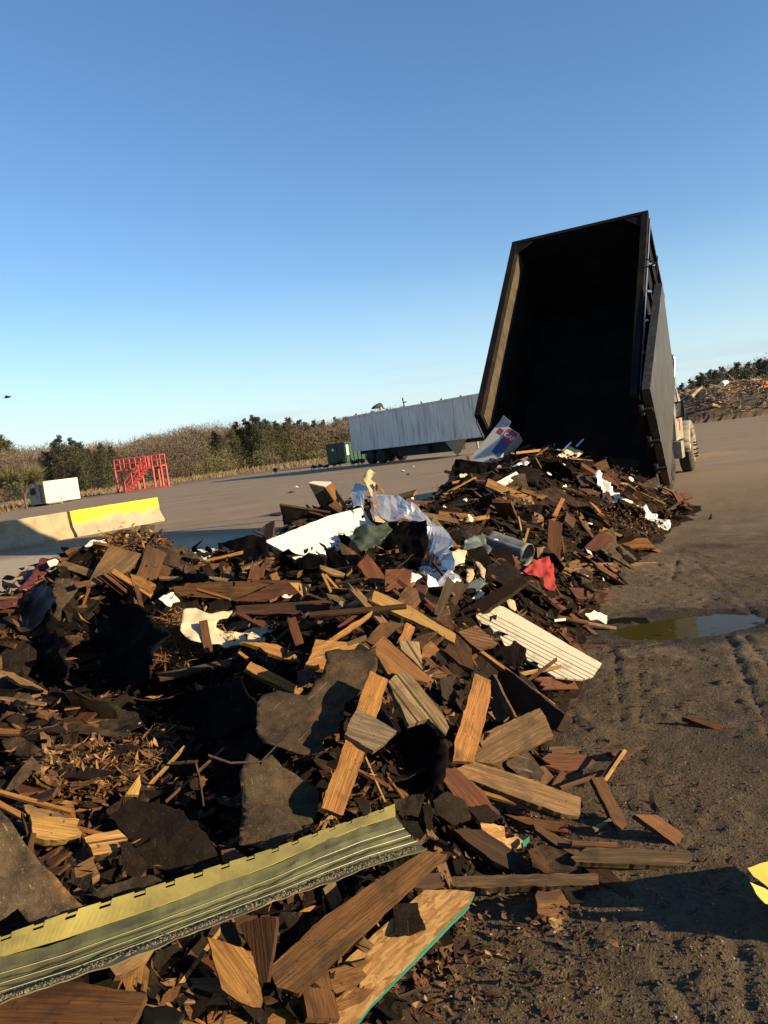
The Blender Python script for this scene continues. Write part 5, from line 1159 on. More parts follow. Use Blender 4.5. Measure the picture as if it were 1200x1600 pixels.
# brown wooden box: a block of lumber, hollow end upward
bxp = [(245, 163), (318, 178), (395, 300), (330, 296), (300, 262)]
PL('J', [(245, 163), (322, 180), (400, 300), (345, 300), (300, 268)], 'brown wooden box with an open torn end behind the crest', 'brown', (-.25, -.8, .5), .10, .02, cat='box', name='wooden_box')
wb = [x for x in COL.objects if x.name.startswith('wooden_box')][-1]
def child_of(par, o, name=None):
    mw = o.matrix_world.copy(); o.parent = par; o.matrix_parent_inverse = par.matrix_world.inverted(); o.matrix_world = mw
    for k in ('category', 'label', 'group'):
        if k in o: del o[k]
    return o
dbx = hit(340, 785)
child_of(wb, PL('J', [(322, 180), (352, 158), (440, 294), (400, 300)], None, 'orange', (.75, -.5, .45), .10, .02, cat=None, name='box_side'))
child_of(wb, PL('J', [(245, 163), (268, 155), (352, 158), (322, 180)], None, 'paper', (.1, -.35, .9), .12, .01, cat=None, name='torn_end'))
PL('J', [(340, 268), (372, 245), (428, 296), (392, 306)], 'brown board leaning on the wooden box', 'brown', NS, .18, .015)
TP('J', [(110, 262), (230, 285), (350, 300), (445, 308), (400, 352), (250, 350), (130, 362)], 'dark felt sheet below the wooden box', 'black', (-.2, -.7, .6), .08, .02)
TP('J', [(165, 350), (235, 330), (262, 350), (205, 374)], 'orange brown shingle left of the white board', 'tarred', NS, .14, .012, name='shingle', cat='shingle')
SL('J', (115, 265), (348, 300), 9, 'thin lath along the dark felt sheet', 'brown', NU, .14)
SL('J', (-2, 390), (70, 415), 9, 'thin lath sticking out left behind the crest', 'brown', NU, .12)
SL('J', (-22, 408), (46, 424), 8, 'second thin lath sticking out left behind the crest', 'dark', NU, .12)
PL('J', [(520, 498), (545, 520), (606, 602), (556, 655), (520, 610), (474, 548)], 'red brown board left of the foil mouth', 'red', (.35, -.6, .7), .34, .02)
PL('J', [(606, 570), (670, 568), (732, 570), (720, 650), (660, 672), (606, 672)], 'red brown square board below the foil mouth', 'red', (.3, -.7, .65), .34, .02)
PL('J', [(300, 548), (360, 566), (418, 588), (414, 600), (350, 590), (302, 564)], 'grey brown batten in front of the black shingles', 'greybrown', NS, .32, .015)
SL('J', (312, 588), (352, 672), 11, 'pale splinter, the left of a crossed pair', 'yellow', NS, .32, name='wood_splinter', cat='splinter')
SL('J', (325, 592), (386, 662), 11, 'pale splinter, the right of a crossed pair', 'orange', NS, .33, name='wood_splinter', cat='splinter')
PL('J', [(360, 750), (400, 716), (424, 730), (384, 762)], 'small mouldy block by the dark lath', 'grey', NS, .3, .02, cat='block', name='wood_block')
PL('J', [(330, 682), (380, 690), (440, 722), (450, 740), (400, 730), (345, 705)], 'grey curved batten near the crossed splinters', 'greywet', NS, .3, .015)
PL('J', [(548, 672), (560, 690), (560, 705), (548, 700)], 'tiny orange chip under the red boards', 'orange', NS, .3, .01)
PL('J', [(700, 650), (740, 655), (795, 690), (740, 760), (662, 715)], 'flat brown board end above the bright yellow plank', 'brown', NS, .32, .02)
SL('J', (632, 712), (745, 630), 14, 'pale stick bundle above the bright yellow plank', 'greybrown', NS, .3)
TP('J', [(440, 400), (478, 372), (540, 366), (620, 342), (642, 372), (600, 430), (540, 470), (500, 505), (470, 480), (455, 440)], 'dark green netting bunched beside the white board', 'netting', (.2, -.6, .7), .26, .05, name='green_netting', cat='netting', tear=.02)
TP('J', [(520, 470), (590, 400), (690, 340), (800, 338), (808, 430), (780, 556), (700, 572), (600, 560), (540, 520)], 'black bag filling the mouth of the foil duct', 'black', (-.35, -.7, .5), .18, .03, name='black_bag', cat='bag')  # black sheet added as the shade inside the duct

# foil duct: a bent ribbon of stucco foil
def ribbon(name, label, cat, z, pairs, deps, mat, parent=None, sub=3, cr=.05):
    mb = MB(); n = len(pairs); rows = []
    def lerp(a, b, t): return (a[0] + (b[0] - a[0]) * t, a[1] + (b[1] - a[1]) * t)
    for i in range(n - 1):
        for k in range(sub):
            t = k / sub; o1 = lerp(pairs[i][0], pairs[i + 1][0], t); o2 = lerp(pairs[i][1], pairs[i + 1][1], t)
            d1 = deps[i][0] + (deps[i + 1][0] - deps[i][0]) * t; d2 = deps[i][1] + (deps[i + 1][1] - deps[i][1]) * t; rows.append((o1, d1, o2, d2))
    rows.append((pairs[-1][0], deps[-1][0], pairs[-1][1], deps[-1][1])); m_ = 6
    for r, (o1, d1, o2, d2) in enumerate(rows):
        a = at(*zp(z, [o1])[0], d1); b = at(*zp(z, [o2])[0], d2)
        for k in range(m_ + 1):
            p = a + (b - a) * (k / m_); mb.v.append(p + V((mnoise.noise(p * 7) * cr, mnoise.noise(p * 7 + V((5, 0, 0))) * cr, mnoise.noise(p * 9 + V((0, 8, 0))) * cr)))
    for r in range(len(rows) - 1):
        for k in range(m_): i = r * (m_ + 1) + k; mb.f.append((i, i + 1, i + m_ + 2, i + m_ + 1))
    o = mb.build(name, mat, parent); so_ = o.modifiers.new('thick', 'SOLIDIFY'); so_.thickness = .003
    return o
fd = hit(640, 860) - .15
fo = ribbon('foil_duct', None, None, 'J', [((540, 205), (545, 345)), ((620, 213), (600, 322)), ((690, 245), (680, 335)), ((760, 285), (735, 338)), ((830, 330), (796, 345)), ((890, 405), (806, 400)), ((922, 480), (802, 470)), ((915, 570), (775, 540)), ((860, 666), (745, 600))],
            [(fd + .62, fd + .35), (fd + .60, fd + .30), (fd + .52, fd + .25), (fd + .42, fd + .2), (fd + .3, fd + .12), (fd + .1, fd + .1), (fd - .12, fd + .04), (fd - .3, fd - .02), (fd - .38, fd - .1)], 'foil')
recentre(fo); tag(fo, 'bent silver foil duct arching over the middle of the heap', 'foil duct', None)
f2 = ribbon('foil_sheet', None, None, 'J', [((432, 238), (446, 272)), ((475, 170), (500, 262)), ((522, 178), (512, 285))], [(fd + .5, fd + .4), (fd + .6, fd + .4), (fd + .55, fd + .38)], 'foil'); recentre(f2); tag(f2, 'bent foil flap left of the insulation tuft, reflecting blue sky', 'foil')
f3 = None
if False: f3 = ribbon('foil_sheet', None, None, 'J', [((440, 262), (445, 290)), ((480, 250), (490, 300)), ((512, 270), (515, 300))], [(fd + .3, fd + .25), (fd + .3, fd + .22), (fd + .3, fd + .25)], 'bag')
TP('J', [(868, 600), (920, 560), (965, 590), (960, 640), (905, 665), (860, 668), (835, 655)], 'crumpled bright foil at the foot of the foil duct', 'foil', (.5, -.5, .7), .38, .05, name='foil_scrap', cat='foil', tear=.01)
TP('J', [(800, 590), (845, 610), (860, 668), (830, 668), (805, 640)], 'white crumpled film under the foil duct', 'bag', (.5, -.5, .7), .36, .03, name='plastic_film', cat='plastic film', tear=.01)
TP('J', [(722, 580), (760, 592), (778, 606), (742, 632), (722, 630)], 'pale grey foil piece beside the red brown square board', 'bag', (.3, -.6, .7), .36, .02, name='foil_scrap', cat='foil')
TP('J', [(916, 482), (950, 472), (986, 482), (978, 552), (930, 556), (922, 520)], 'cream foam slab right of the foil duct', 'cream', (.5, -.55, .65), .3, .02, name='foam_slab', cat='foam')
TP('J', [(502, 134), (515, 112), (530, 97), (552, 104), (562, 116), (545, 135), (548, 150), (566, 158), (556, 190), (548, 232), (536, 214), (528, 196), (512, 176), (503, 156)], 'tan tuft of insulation sticking up from the crest', 'tan', (.4, -.75, .5), .28, .07, name='insulation_tuft', cat='insulation', tear=.012, th=.006, spacing=.014)
SL('J', (566, 160), (598, 212), 11, 'pale stick leaning against the insulation tuft', 'yellow', NF, .28)
SL('J', (548, 300), (568, 170), 9, 'thin pale stick upright behind the insulation tuft', 'yellow', NF, .3)
TP('J', [(550, 310), (600, 318), (640, 330), (600, 348), (556, 345)], 'tan board edge inside the foil duct', 'tan', NS, .2, .01, name='insulation_board', cat='insulation')
TP('J', [(720, 225), (735, 235), (742, 258), (715, 255), (708, 240)], 'ball of clear film behind the foil duct', 'bag', NS, .1, .03, name='plastic_film', cat='plastic film')
# galvanised roll and crumpled tarp
def roll(name, label, cat, z, a, b, rpx, d, mat, n=28):
    (pa, pb), s = zp(z, [a, b]), ZM[z][2]; A, B = at(*pa, d + .25), at(*pb, d); r = rpx / s * d / F_PX; mb = MB()
    ax = (B - A).normalized(); x = ax.cross(ez).normalized(); y = x.cross(ax); L = (B - A).length; K = 10
    for i in range(K + 1):
        for j in range(n + 1):
            an = .3 + (2 * math.pi + .5) * j / n; rr = r * (1 + .05 * j / n) * (1 + .07 * mnoise.noise(V((i * .5, an, 3))) + (.05 * mnoise.noise(V((i * 2.0, an * 2, 8)))))
            mb.v.append(A + ax * (L * i / K + .01 * mnoise.noise(V((j * .4, i, 1)))) + x * math.cos(an) * rr + y * math.sin(an) * rr)
    for i in range(K):
        for j in range(n): q = i * (n + 1) + j; mb.f.append((q, q + 1, q + n + 2, q + n + 1))
    o = mb.build(name, mat, None, True); sm = o.modifiers.new('t', 'SOLIDIFY'); sm.thickness = .004; recentre(o); return tag(o, label, cat)
dr_ = hit(795, 860) - .18
roll('metal_roll', 'dented galvanised sheet roll lying in the middle of the heap', 'metal roll', 'E', (345, 558), (525, 622), 52, dr_, 'galv')
roll('black_bucket', 'black bucket mouth between the foil and the grey tarp', 'bucket', 'E', (222, 540), (186, 552), 42, dr_ + .05, 'plastic')
TP('E', [(224, 560), (262, 532), (310, 530), (330, 560), (352, 600), (330, 632), (290, 650), (250, 648), (222, 606)], 'crumpled grey green tarp beside the galvanised roll', 'tarp', (.4, -.5, .75), .28, .045, name='crumpled_tarp', cat='tarp', spacing=.018)
TP('E', [(496, 702), (530, 672), (566, 650), (592, 632), (616, 634), (642, 662), (640, 700), (652, 776), (642, 796), (620, 788), (602, 770), (590, 722), (572, 728), (540, 716)], 'bright red cloth draped over a post end', 'redcloth', (.45, -.65, .6), .30, .035, name='red_cloth', cat='cloth', tear=.006, spacing=.012, fold=10)
PL('E', [(566, 586), (610, 584), (613, 632), (570, 640)], 'greenish square post end above the red cloth', 'greybrown', (.4, -.75, .5), .26, .06, cat='post', name='post_end')
PL('E', [(340, 590), (440, 588), (466, 660), (452, 692), (400, 650)], 'dark brown felt below the galvanised roll', 'tar', (-.2, -.7, .6), .2, .006, name='tar_paper_sheet', cat='tar paper')
for i, pts in enumerate([[(330, 672), (400, 642), (520, 740), (444, 778), (330, 732)], [(360, 664), (420, 650), (500, 700), (440, 735), (380, 700)]]):
    TP('E', pts, ['wide dark shingle with tabs below the galvanised roll', 'narrow dark shingle lying on the wide tabbed one'][i], 'tar', (.3, -.4, .85), .16 + .03 * i, .012, name='shingle', cat='shingle')
TP('E', [(240, 680), (268, 690), (272, 720), (252, 762), (238, 748)], 'curled cream foam strip, left of a pair', 'tan', NS, .26, .02, name='foam_strip', cat='foam', th=.015)
TP('E', [(274, 650), (300, 655), (326, 690), (322, 742), (308, 720), (296, 680)], 'curled cream foam strip, right of a pair', 'tan', NS, .26, .02, name='foam_strip', cat='foam', th=.015)
TP('E', [(222, 790), (260, 740), (300, 728), (332, 756), (270, 800)], 'blue grey shingle flake near the foam strips', 'tarp', NS, .24, .012, name='shingle', cat='shingle')
TP('E', [(262, 826), (300, 785), (320, 800), (290, 826)], 'cream board scrap above the dark heavy plank', 'cream', NS, .22, .012, name='vinyl_scrap', cat='vinyl')
PL('E', [(160, 790), (190, 740), (250, 762), (222, 800), (180, 870), (150, 890)], 'dark brown board standing at the right of the foil foot', 'dark', (.2, -.8, .5), .28, .02)
# --- back of the heap, toward the truck
SL('E', (600, 545), (690, 356), 20, 'orange stick standing up on the back of the heap', 'orange', (.5, -.7, .5), .16, th=.03)
PL('E', [(330, 306), (400, 268), (470, 230), (492, 252), (420, 292), (356, 328)], 'pale green white board end on the back of the heap', 'boxwhite', (.5, -.45, .75), .2, .02, cat='board', name='pale_board')
TP('E', [(440, 210), (500, 178), (560, 180), (582, 222), (540, 226), (490, 205)], 'crumpled foil by the pale board end', 'foil', (.4, -.6, .7), .14, .05, name='foil_scrap', cat='foil')
TP('E', [(345, 216), (400, 208), (460, 194), (480, 208), (400, 228)], 'pale grey board strip behind the pale board end', 'cream', NS, .12, .01, name='vinyl_scrap', cat='vinyl')
for i, pts in enumerate([[(520, 345), (580, 322), (640, 302), (720, 350), (660, 392), (600, 420), (560, 424)], [(600, 320), (650, 300), (730, 345), (805, 392), (770, 420), (700, 410), (650, 365)], [(570, 330), (620, 316), (700, 365), (690, 395), (640, 372)]]):
    TP('E', pts, ['left brown shingle slab of the stack on the back of the heap', 'right brown shingle slab of the stack on the back of the heap', 'middle brown shingle slab of the stack on the back of the heap'][i], ['tarred', 'tarred', 'tarbrown'][i], (.35, -.45, .8), .12 + .04 * i, .014, name='shingle', cat='shingle')
TP('E', [(828, 252), (856, 214), (872, 250), (902, 290), (930, 318), (952, 338), (944, 372), (932, 392), (910, 360), (884, 384), (870, 330), (862, 296)], 'crumpled white plastic bag in front of the truck', 'bag', (.4, -.75, .5), .2, .09, name='plastic_bag', cat='plastic bag', tear=.02, spacing=.03)
TP('E', [(1036, 386), (1090, 392), (1120, 424), (1152, 446), (1196, 470), (1186, 500), (1144, 506), (1112, 462), (1066, 420)], 'crumpled white plastic bag on the right foot of the heap', 'bag', (.4, -.6, .65), .14, .09, name='plastic_bag', cat='plastic bag', tear=.025, spacing=.03)
TP('E', [(876, 330), (905, 325), (926, 368), (908, 380)], 'dark red and blue wrapper under the white plastic bag', 'maroon', NF, .26, .03, name='printed_wrapper', cat='wrapper')
SL('E', (948, 346), (1016, 376), 11, 'white strip right of the plastic bag', 'bag', NS, .18)
TP('E', [(846, 546), (880, 516), (920, 490), (936, 530), (944, 566), (990, 600), (1032, 640), (1000, 668), (958, 680), (915, 640), (882, 602)], 'big grey brown shingle sheet on the right flank', 'felt', (.45, -.55, .7), .2, .016, name='shingle', cat='shingle', curl=.02)
SL('E', (990, 664), (1200, 658), 13, 'pale thick stick lying out on the mud', 'yellow', NT, .04, th=.03)
SL('E', (1070, 722), (1110, 716), 12, 'short pale chip on the mud below the thick stick', 'yellow', NT, .02)
SL('E', (784, 478), (962, 700), 11, 'long dark red lath on the right flank', 'red', NS, .18)
SL('E', (345, 632), (600, 800), 9, 'long thin dark rod over the shingles below the roll', 'dark', NS, .26, th=.01)
TP('E', [(655, 160), (700, 128), (720, 112), (755, 122), (786, 142), (760, 162), (712, 168)], 'crumpled cream vinyl scrap before the truck bed', 'cream', (.4, -.7, .55), .12, .04, name='vinyl_scrap', cat='vinyl')
SL('E', (690, 130), (728, 92), 7, 'thin light rod sticking up before the truck bed, left one', 'chrome', NF, .14)
SL('E', (752, 112), (786, 78), 7, 'thin light rod sticking up before the truck bed, right one', 'chrome', NF, .14)
TP('E', [(748, 250), (790, 236), (832, 262), (820, 300), (782, 300)], 'olive brown shingle left of the white plastic bag', 'tarbrown', NS, .14, .014, name='shingle', cat='shingle')
PL('E', [(808, 202), (850, 188), (890, 172), (908, 214), (870, 226), (830, 228)], 'orange brown board before the truck bed', 'brown', NS, .12, .015)
TP('E', [(158, 252), (172, 200), (188, 170), (240, 178), (310, 186), (384, 186), (376, 214), (330, 232), (250, 240)], 'dark bent felt standing left of the carton', 'black', (-.2, -.85, .4), .1, .03)
SL('E', (252, 208), (430, 210), 8, 'reddish lath in front of the carton', 'brown', NS, .14)
SL('E', (470, 142), (645, 122), 9, 'pale lath before the truck bed', 'yellow', NS, .10)
PL('E', [(346, 168), (380, 165), (446, 192), (420, 200), (370, 188)], 'red brown plank end below the carton', 'red', NS, .2, .02)
SL('E', (180, 466), (344, 440), 16, 'orange splinter on the shaded back slope', 'orange', NS, .16, name='wood_splinter', cat='splinter')
TP('E', [(240, 500), (290, 478), (314, 500), (290, 518)], 'orange brown shingle above the black bucket', 'tarred', NS, .16, .014, name='shingle', cat='shingle')
PL('E', [(134, 440), (152, 426), (166, 440), (156, 472), (132, 472)], 'small orange block on the shaded back slope', 'orange', NS, .14, .02, cat='block', name='wood_block')
PL('E', [(250, 360), (340, 352), (425, 350), (428, 366), (330, 372)], 'dusty board on the shaded back slope', 'greybrown', NS, .12, .015)
SL('E', (170, 282), (288, 258), 9, 'pale lath on the left skyline of the back heap', 'orange', NS, .10)
TP('E', [(690, 296), (705, 290), (714, 310), (700, 322), (684, 312)], 'small white paper ball on the back of the heap', 'paper', NS, .14, .03, name='crumpled_paper', cat='paper')
TP('E', [(640, 208), (670, 200), (706, 225), (690, 244), (652, 232)], 'white wrapper printed red before the truck bed', 'bag', NS, .14, .03, name='printed_wrapper', cat='wrapper')
SL('E', (510, 560), (528, 496), 11, 'short orange stick by the galvanised roll', 'orange', NS, .2)
SL('E', (684, 532), (698, 620), 9, 'thin red stick on the shaded flank', 'red', NS, .16)
TP('X', [(997, 762), (1012, 750), (1024, 746), (1028, 758), (1010, 774)], 'grey felt flap below the tail door', 'tarbrown', (.5, -.6, .6), .08, .014)
TP('Q', [(1000, 416), (1060, 412), (1132, 410), (1136, 450), (1080, 446), (1012, 432)], 'dark felt lying at the far right foot of the heap', 'black', NS, .06, .02)
TP('Q', [(1010, 452), (1050, 446), (1100, 470), (1140, 488), (1090, 498), (1040, 480)], 'dark felt flake at the far right foot of the heap', 'tar', NU, .05, .014)
TP('Q', [(1150, 480), (1162, 470), (1180, 440), (1178, 470), (1165, 488)], 'hooked black scrap alone at the far right of the heap', 'black', NF, .03, .02)
TP('Q', [(850, 536), (920, 526), (985, 545), (960, 570), (880, 562)], 'flat dusty shingle on the mud at the right flank', 'tarbrown', NT, .03, .01, name='shingle', cat='shingle')

# white carton with printed panels
cd_ = 12.6
c1, c2, c3 = at(735, 716, cd_ + .3), at(781, 658, cd_ + .3), at(808, 681, cd_ + .12)
ax = (c2 - c1).normalized(); Lc = (c2 - c1).length * 1.15; t_ = (c3 - c2); bx_ = (t_ - ax * t_.dot(ax)); Wc = bx_.length * 1.0; bx_.normalize(); nz = ax.cross(bx_); nz = nz if nz.y < 0 else -nz
crt = thing('carton', 'white shingle carton with pink and blue panels tilted up before the truck', 'carton', V((c1.x, c1.y, c1.z)))
org = c1 - ax * (Lc * .13)
mb = MB(); mb.box(org, ax, bx_, nz, 0, Lc, 0, Wc, -Wc * .8, 0); cbody = mb.build('body', 'carton', crt)
mb = MB(); mb.box(org, ax, bx_, nz, Lc * .45, Lc * .985, Wc * .55, Wc * .99, .002, .006); pbl = mb.build('blue_panel', 'cartonblue', crt)
mb = MB(); mb.box(org, ax, bx_, nz, Lc * .72, Lc * .985, Wc * .55, Wc * .99, .0075, .010); ppk = mb.build('pink_panel', 'pink', crt)
mb = MB(); mb.box(org, ax, bx_, nz, Lc * .80, Lc * .90, Wc * .2, Wc * .42, .002, .005); mb.build('red_logo', 'cartonred', crt)
text('GAF', Wc * .26, org + ax * Lc * .85 + bx_ * Wc * .77 + nz * .012, bx_, ax, 'paper', crt, 'lettering', .003) if bx_.cross(ax).dot(nz) > 0 else text('GAF', Wc * .26, org + ax * Lc * .85 + bx_ * Wc * .77 + nz * .012, -bx_, ax, 'paper', crt, 'lettering', .003)
mb = MB(); e_ = org + ax * Lc; mb.quad(e_ + ax * .002, e_ + bx_ * Wc * .45 + ax * .002, e_ + bx_ * Wc * .45 + ax * .08 + nz * .05, e_ + ax * .10 + nz * .04); fl = mb.build('flap', 'carton', crt); fl.modifiers.new('t', 'SOLIDIFY').thickness = .004

# --- olive siding strip, bent along its length, with a slotted nailing flange
def strip(rows, dA, dB, fn, n=70): pass
def weld(o):
    bm = bmesh.new(); bm.from_mesh(o.data); bmesh.ops.remove_doubles(bm, verts=bm.verts, dist=.0004); bm.to_mesh(o.data); bm.free()
def olive():
    top = [(-40, 1489), (0, 1472), (120, 1430), (240, 1393), (340, 1360), (430, 1332), (500, 1305), (560, 1284), (617, 1262)]
    brk = [(-40, 1508), (0, 1496), (100, 1468), (240, 1420), (340, 1384), (430, 1350), (500, 1318), (560, 1294), (618, 1276)]
    bot = [(-40, 1584), (0, 1566), (100, 1533), (240, 1480), (340, 1441), (430, 1408), (500, 1382), (580, 1352), (667, 1326)]
    dps = [(1.78, 1.73, 1.58), (1.80, 1.75, 1.60), (1.88, 1.82, 1.66), (2.0, 1.93, 1.77), (2.1, 2.03, 1.88), (2.2, 2.13, 1.97), (2.3, 2.24, 2.07), (2.38, 2.32, 2.16), (2.46, 2.41, 2.27)]
    def samp(L, t):
        x = t * (len(L) - 1); i = min(int(x), len(L) - 2); f = x - i; return tuple(L[i][k] * (1 - f) + L[i + 1][k] * f for k in range(len(L[0])))
    n = 110; root = None; body = MB(); fl = MB(); dirt = MB(); rib = MB()
    W = 10
    P1 = []
    for r in range(n + 1):
        t = r / n; a, b, c = samp(top, t), samp(brk, t), samp(bot, t); d = samp(dps, t)
        A, B, C_ = at(*a, d[0]), at(*b, d[1]), at(*c, d[2]); nn_ = ((C_ - B).cross(V((1, .6, 0)))).normalized()
        if nn_.z < 0: nn_ = -nn_
        P1.append((A, B, C_, nn_))
        for k in range(W + 1):
            q = k / W; bend = .012 * math.sin(q * math.pi) + (.010 * max(0, q - .86)); rb = -.006 if k in (3, 5, 7) else 0
            body.v.append(B + (C_ - B) * q - nn_ * bend + nn_ * rb + V((0, 0, .007 * mnoise.noise(V((t * 7, q * 2, 0))) + .004 * mnoise.noise(V((t * 30, q * 5, 2))))))
    for r in range(n):
        for k in range(W): i = r * (W + 1) + k; body.f.append((i, i + 1, i + W + 2, i + W + 1))
    o = body.build('siding_strip', 'olive', None, False); o.modifiers.new('t', 'SOLIDIFY').thickness = .0025
    recentre(o); tag(o, 'long olive green ribbed siding strip with a yellow slotted flange', 'siding strip')
    bpy.context.view_layer.update()
    S3 = 6
    for r in range(n):
        A, B, _, nn_ = P1[r]; A2, B2, _, n2_ = P1[r + 1]; ph = r % S3
        f0, f1 = (0.0, .72)
        fl.quad(B + nn_ * .002, B2 + n2_ * .002, B2 + (A2 - B2) * f1 + n2_ * .010, B + (A - B) * f1 + nn_ * .010)
        if ph not in (2, 3): fl.quad(B + (A - B) * .721 + nn_ * .010, B2 + (A2 - B2) * .721 + n2_ * .010, B2 + (A2 - B2) * 1.0 + n2_ * .014, B + (A - B) * 1.0 + nn_ * .014)
        if ph in (2, 3): fl.quad(B + (A - B) * .86 + nn_ * .011, B2 + (A2 - B2) * .86 + n2_ * .011, B2 + (A2 - B2) * .95 + n2_ * .012, B + (A - B) * .95 + nn_ * .012)
        for k in (3, 5, 7):
            q = k / W; q2 = q + .012; Cc, C2 = P1[r][2], P1[r + 1][2]
            rib.quad(B + (Cc - B) * (q - .016) - nn_ * (.012 * math.sin(q * math.pi) + .0015), B2 + (C2 - B2) * (q - .016) - n2_ * (.012 * math.sin(q * math.pi) + .0015), B2 + (C2 - B2) * (q + .006) - n2_ * (.012 * math.sin(q * math.pi) - .0015), B + (Cc - B) * (q + .006) - nn_ * (.012 * math.sin(q * math.pi) - .0015))
    f = fl.build('nailing_flange', 'oliveyellow', None); weld(f); f.modifiers.new('t', 'SOLIDIFY').thickness = .002
    rb = rib.build('rib', 'oliverib', None); weld(rb); rb.modifiers.new('t', 'SOLIDIFY').thickness = .0015
    for x in (f, rb): child_of(o, x)
    # mud and grit caught along the lower lip
    random.seed(77)
    for i in range(1300):
        t = rnd() * .985; A, B, C_, nn_ = P1[int(t * n)]; A2, B2, C2, _ = P1[int(t * n) + 1]; f_ = t * n - int(t * n)
        w_ = .5 + .5 * mnoise.noise(V((t * 9, 0, 0))); q = 1.0 - abs(random.gauss(0, .07)) * (1.2 * w_ + .25) - .015
        p = (B + (B2 - B) * f_) * (1 - q) + (C_ + (C2 - C_) * f_) * q; p = p - nn_ * (.012 * math.sin(q * math.pi) + .010 * max(0, q - .86) - .004)
        s_ = U(.0018, .0055); x = V((random.gauss(0, 1), random.gauss(0, 1), random.gauss(0, .4))).normalized(); y = x.cross(nn_).normalized()
        dirt.v += [p + x * s_, p + y * s_ * .7, p - x * s_, p - y * s_ * .6, p + nn_ * s_ * .55]; i0 = len(dirt.v) - 5
        for qd in ((0, 1, 4), (1, 2, 4), (2, 3, 4), (3, 0, 4)): dirt.f.append(tuple(i0 + z for z in qd))
    dd = dirt.build('caught_dirt', 'grit', None); child_of(o, dd); dd['kind'] = 'stuff'
M['grit'] = plain('caught_grit', (.15, .115, .065), (.07, .052, .03), .5, .9, 0, 20)
M['olive'] = plain('olive_vinyl', (.086, .088, .036), (.042, .038, .019), .52, .42, 0, 6, .1)
M['oliverib'] = plain('olive_rib_edge', (.20, .20, .10), (.13, .125, .06), .66, .4, 0, 8)
M['oliveyellow'] = plain('flange_yellow', (.25, .212, .055), (.13, .105, .035), .54, .42, 0, 7, .1)
olive()

# --- right in front: boards and strand board
o = PL('X', [(440, 1612), (470, 1572), (500, 1537), (580, 1464), (663, 1391), (705, 1390), (742, 1394), (733, 1412), (675, 1470), (611, 1537), (580, 1570), (548, 1612)], 'strand board with a bright teal painted edge in the foreground', 'osb', (.18, -.22, .95), .10, .013, cat='board', name='strand_board', tear=.003, edge_mat='teal')
e1_, e2_ = zp('O', [(398, 226)])[0], zp('O', [(80, 556)])[0]
child_of(o, SL('O', (398, 232), (84, 552), 11, None, 'teal', (.5, -.5, .7), .115, name='painted_edge', cat=None, th=.012))
TP('O', [(196, 232), (225, 222), (262, 220), (270, 262), (284, 296), (240, 310), (200, 308)], 'black felt scrap lying on the strand board', 'tar', NT, .13, .006, tear=.006)
PL('L', [(720, 450), (790, 385), (870, 310), (1000, 222), (1135, 135), (1198, 145), (1060, 270), (930, 395), (802, 518), (742, 502)], 'long wet dark brown plank beside the strand board', 'brown', (.22, -.45, .86), .16, .022)
PL('L', [(556, 368), (580, 372), (650, 395), (678, 420), (704, 540), (698, 556), (640, 540), (594, 506)], 'orange plank end with a shaggy sawn edge under the siding', 'orange', (.28, -.72, .62), .16, .03)
PL('L', [(640, 335), (690, 315), (738, 312), (740, 330), (716, 488), (688, 482), (672, 400)], 'dark brown plank standing beside the orange plank end', 'dark', (-.2, -.75, .55), .15, .02)
PL('X', [(-30, 1542), (0, 1555), (50, 1540), (97, 1530), (160, 1541), (229, 1553), (218, 1578), (203, 1602), (190, 1630), (-30, 1640)], 'wide dark red brown plank in the bottom left corner', 'brown', (.15, -.4, .9), .14, .024)
SL('X', (228, 1553), (200, 1606), 4, 'bright split edge on the bottom left plank', 'yellow', NS, .17, th=.008)
TP('X', [(228, 1570), (250, 1572), (290, 1584), (285, 1600), (215, 1612)], 'smooth black plastic scrap at the bottom edge', 'plastic', NU, .1, .01, name='plastic_scrap', cat='plastic')
PL('L', [(350, 385), (425, 380), (400, 420), (360, 455), (310, 470), (295, 450), (310, 420)], 'pale weathered wood chunk under the olive siding', 'greybrown', NS, .14, .03, cat='wood chunk', name='wood_chunk')
TP('L', [(420, 405), (478, 380), (482, 400), (450, 430), (425, 462), (410, 440)], 'dark felt flake under the olive siding', 'tar', NS, .12, .01)
PL('O', [(352, 322), (402, 312), (460, 350), (516, 386), (502, 420), (430, 395), (362, 380)], 'black board chunk on the ground right of the strand board', 'dark', (.1, -.5, .8), .05, .03)
TP('O', [(330, 390), (420, 385), (480, 420), (450, 455), (380, 440)], 'dark felt lying below the black board chunk', 'tar', NT, .02, .01)
PL('X', [(478, 1531), (500, 1540), (560, 1585), (548, 1596), (500, 1565)], 'dark red batten end at the bottom edge', 'red', NS, .03, .02)
TP('G', [(380, 170), (420, 150), (460, 180), (440, 200)], 'small felt flake under the wide plank end', 'tar', NS, .14, .008)
TP('D', [(760, 295), (830, 285), (890, 268), (908, 300), (880, 380), (830, 372), (775, 330)], 'grey felt right of the dark hollow', 'tarbrown', (-.1, -.7, .65), .18, .012)
TP('D', [(900, 330), (938, 312), (946, 390), (936, 448), (912, 400)], 'narrow grey felt fold right of the dark hollow', 'tar', (-.1, -.8, .5), .2, .012)
TP('D', [(780, 395), (880, 396), (912, 462), (890, 488), (800, 420)], 'dark felt behind the right end of the olive siding', 'tar', NU, .14, .01)
PL('D', [(1040, 430), (1130, 432), (1200, 480), (1210, 560), (1130, 520)], 'dark brown plank behind the strand board', 'dark', NS, .12, .02)
TP('D', [(580, 285), (625, 278), (655, 330), (650, 372), (625, 365), (605, 335)], 'curled felt scrap at the bottom of the hollow', 'tar', NS, .16, .02)
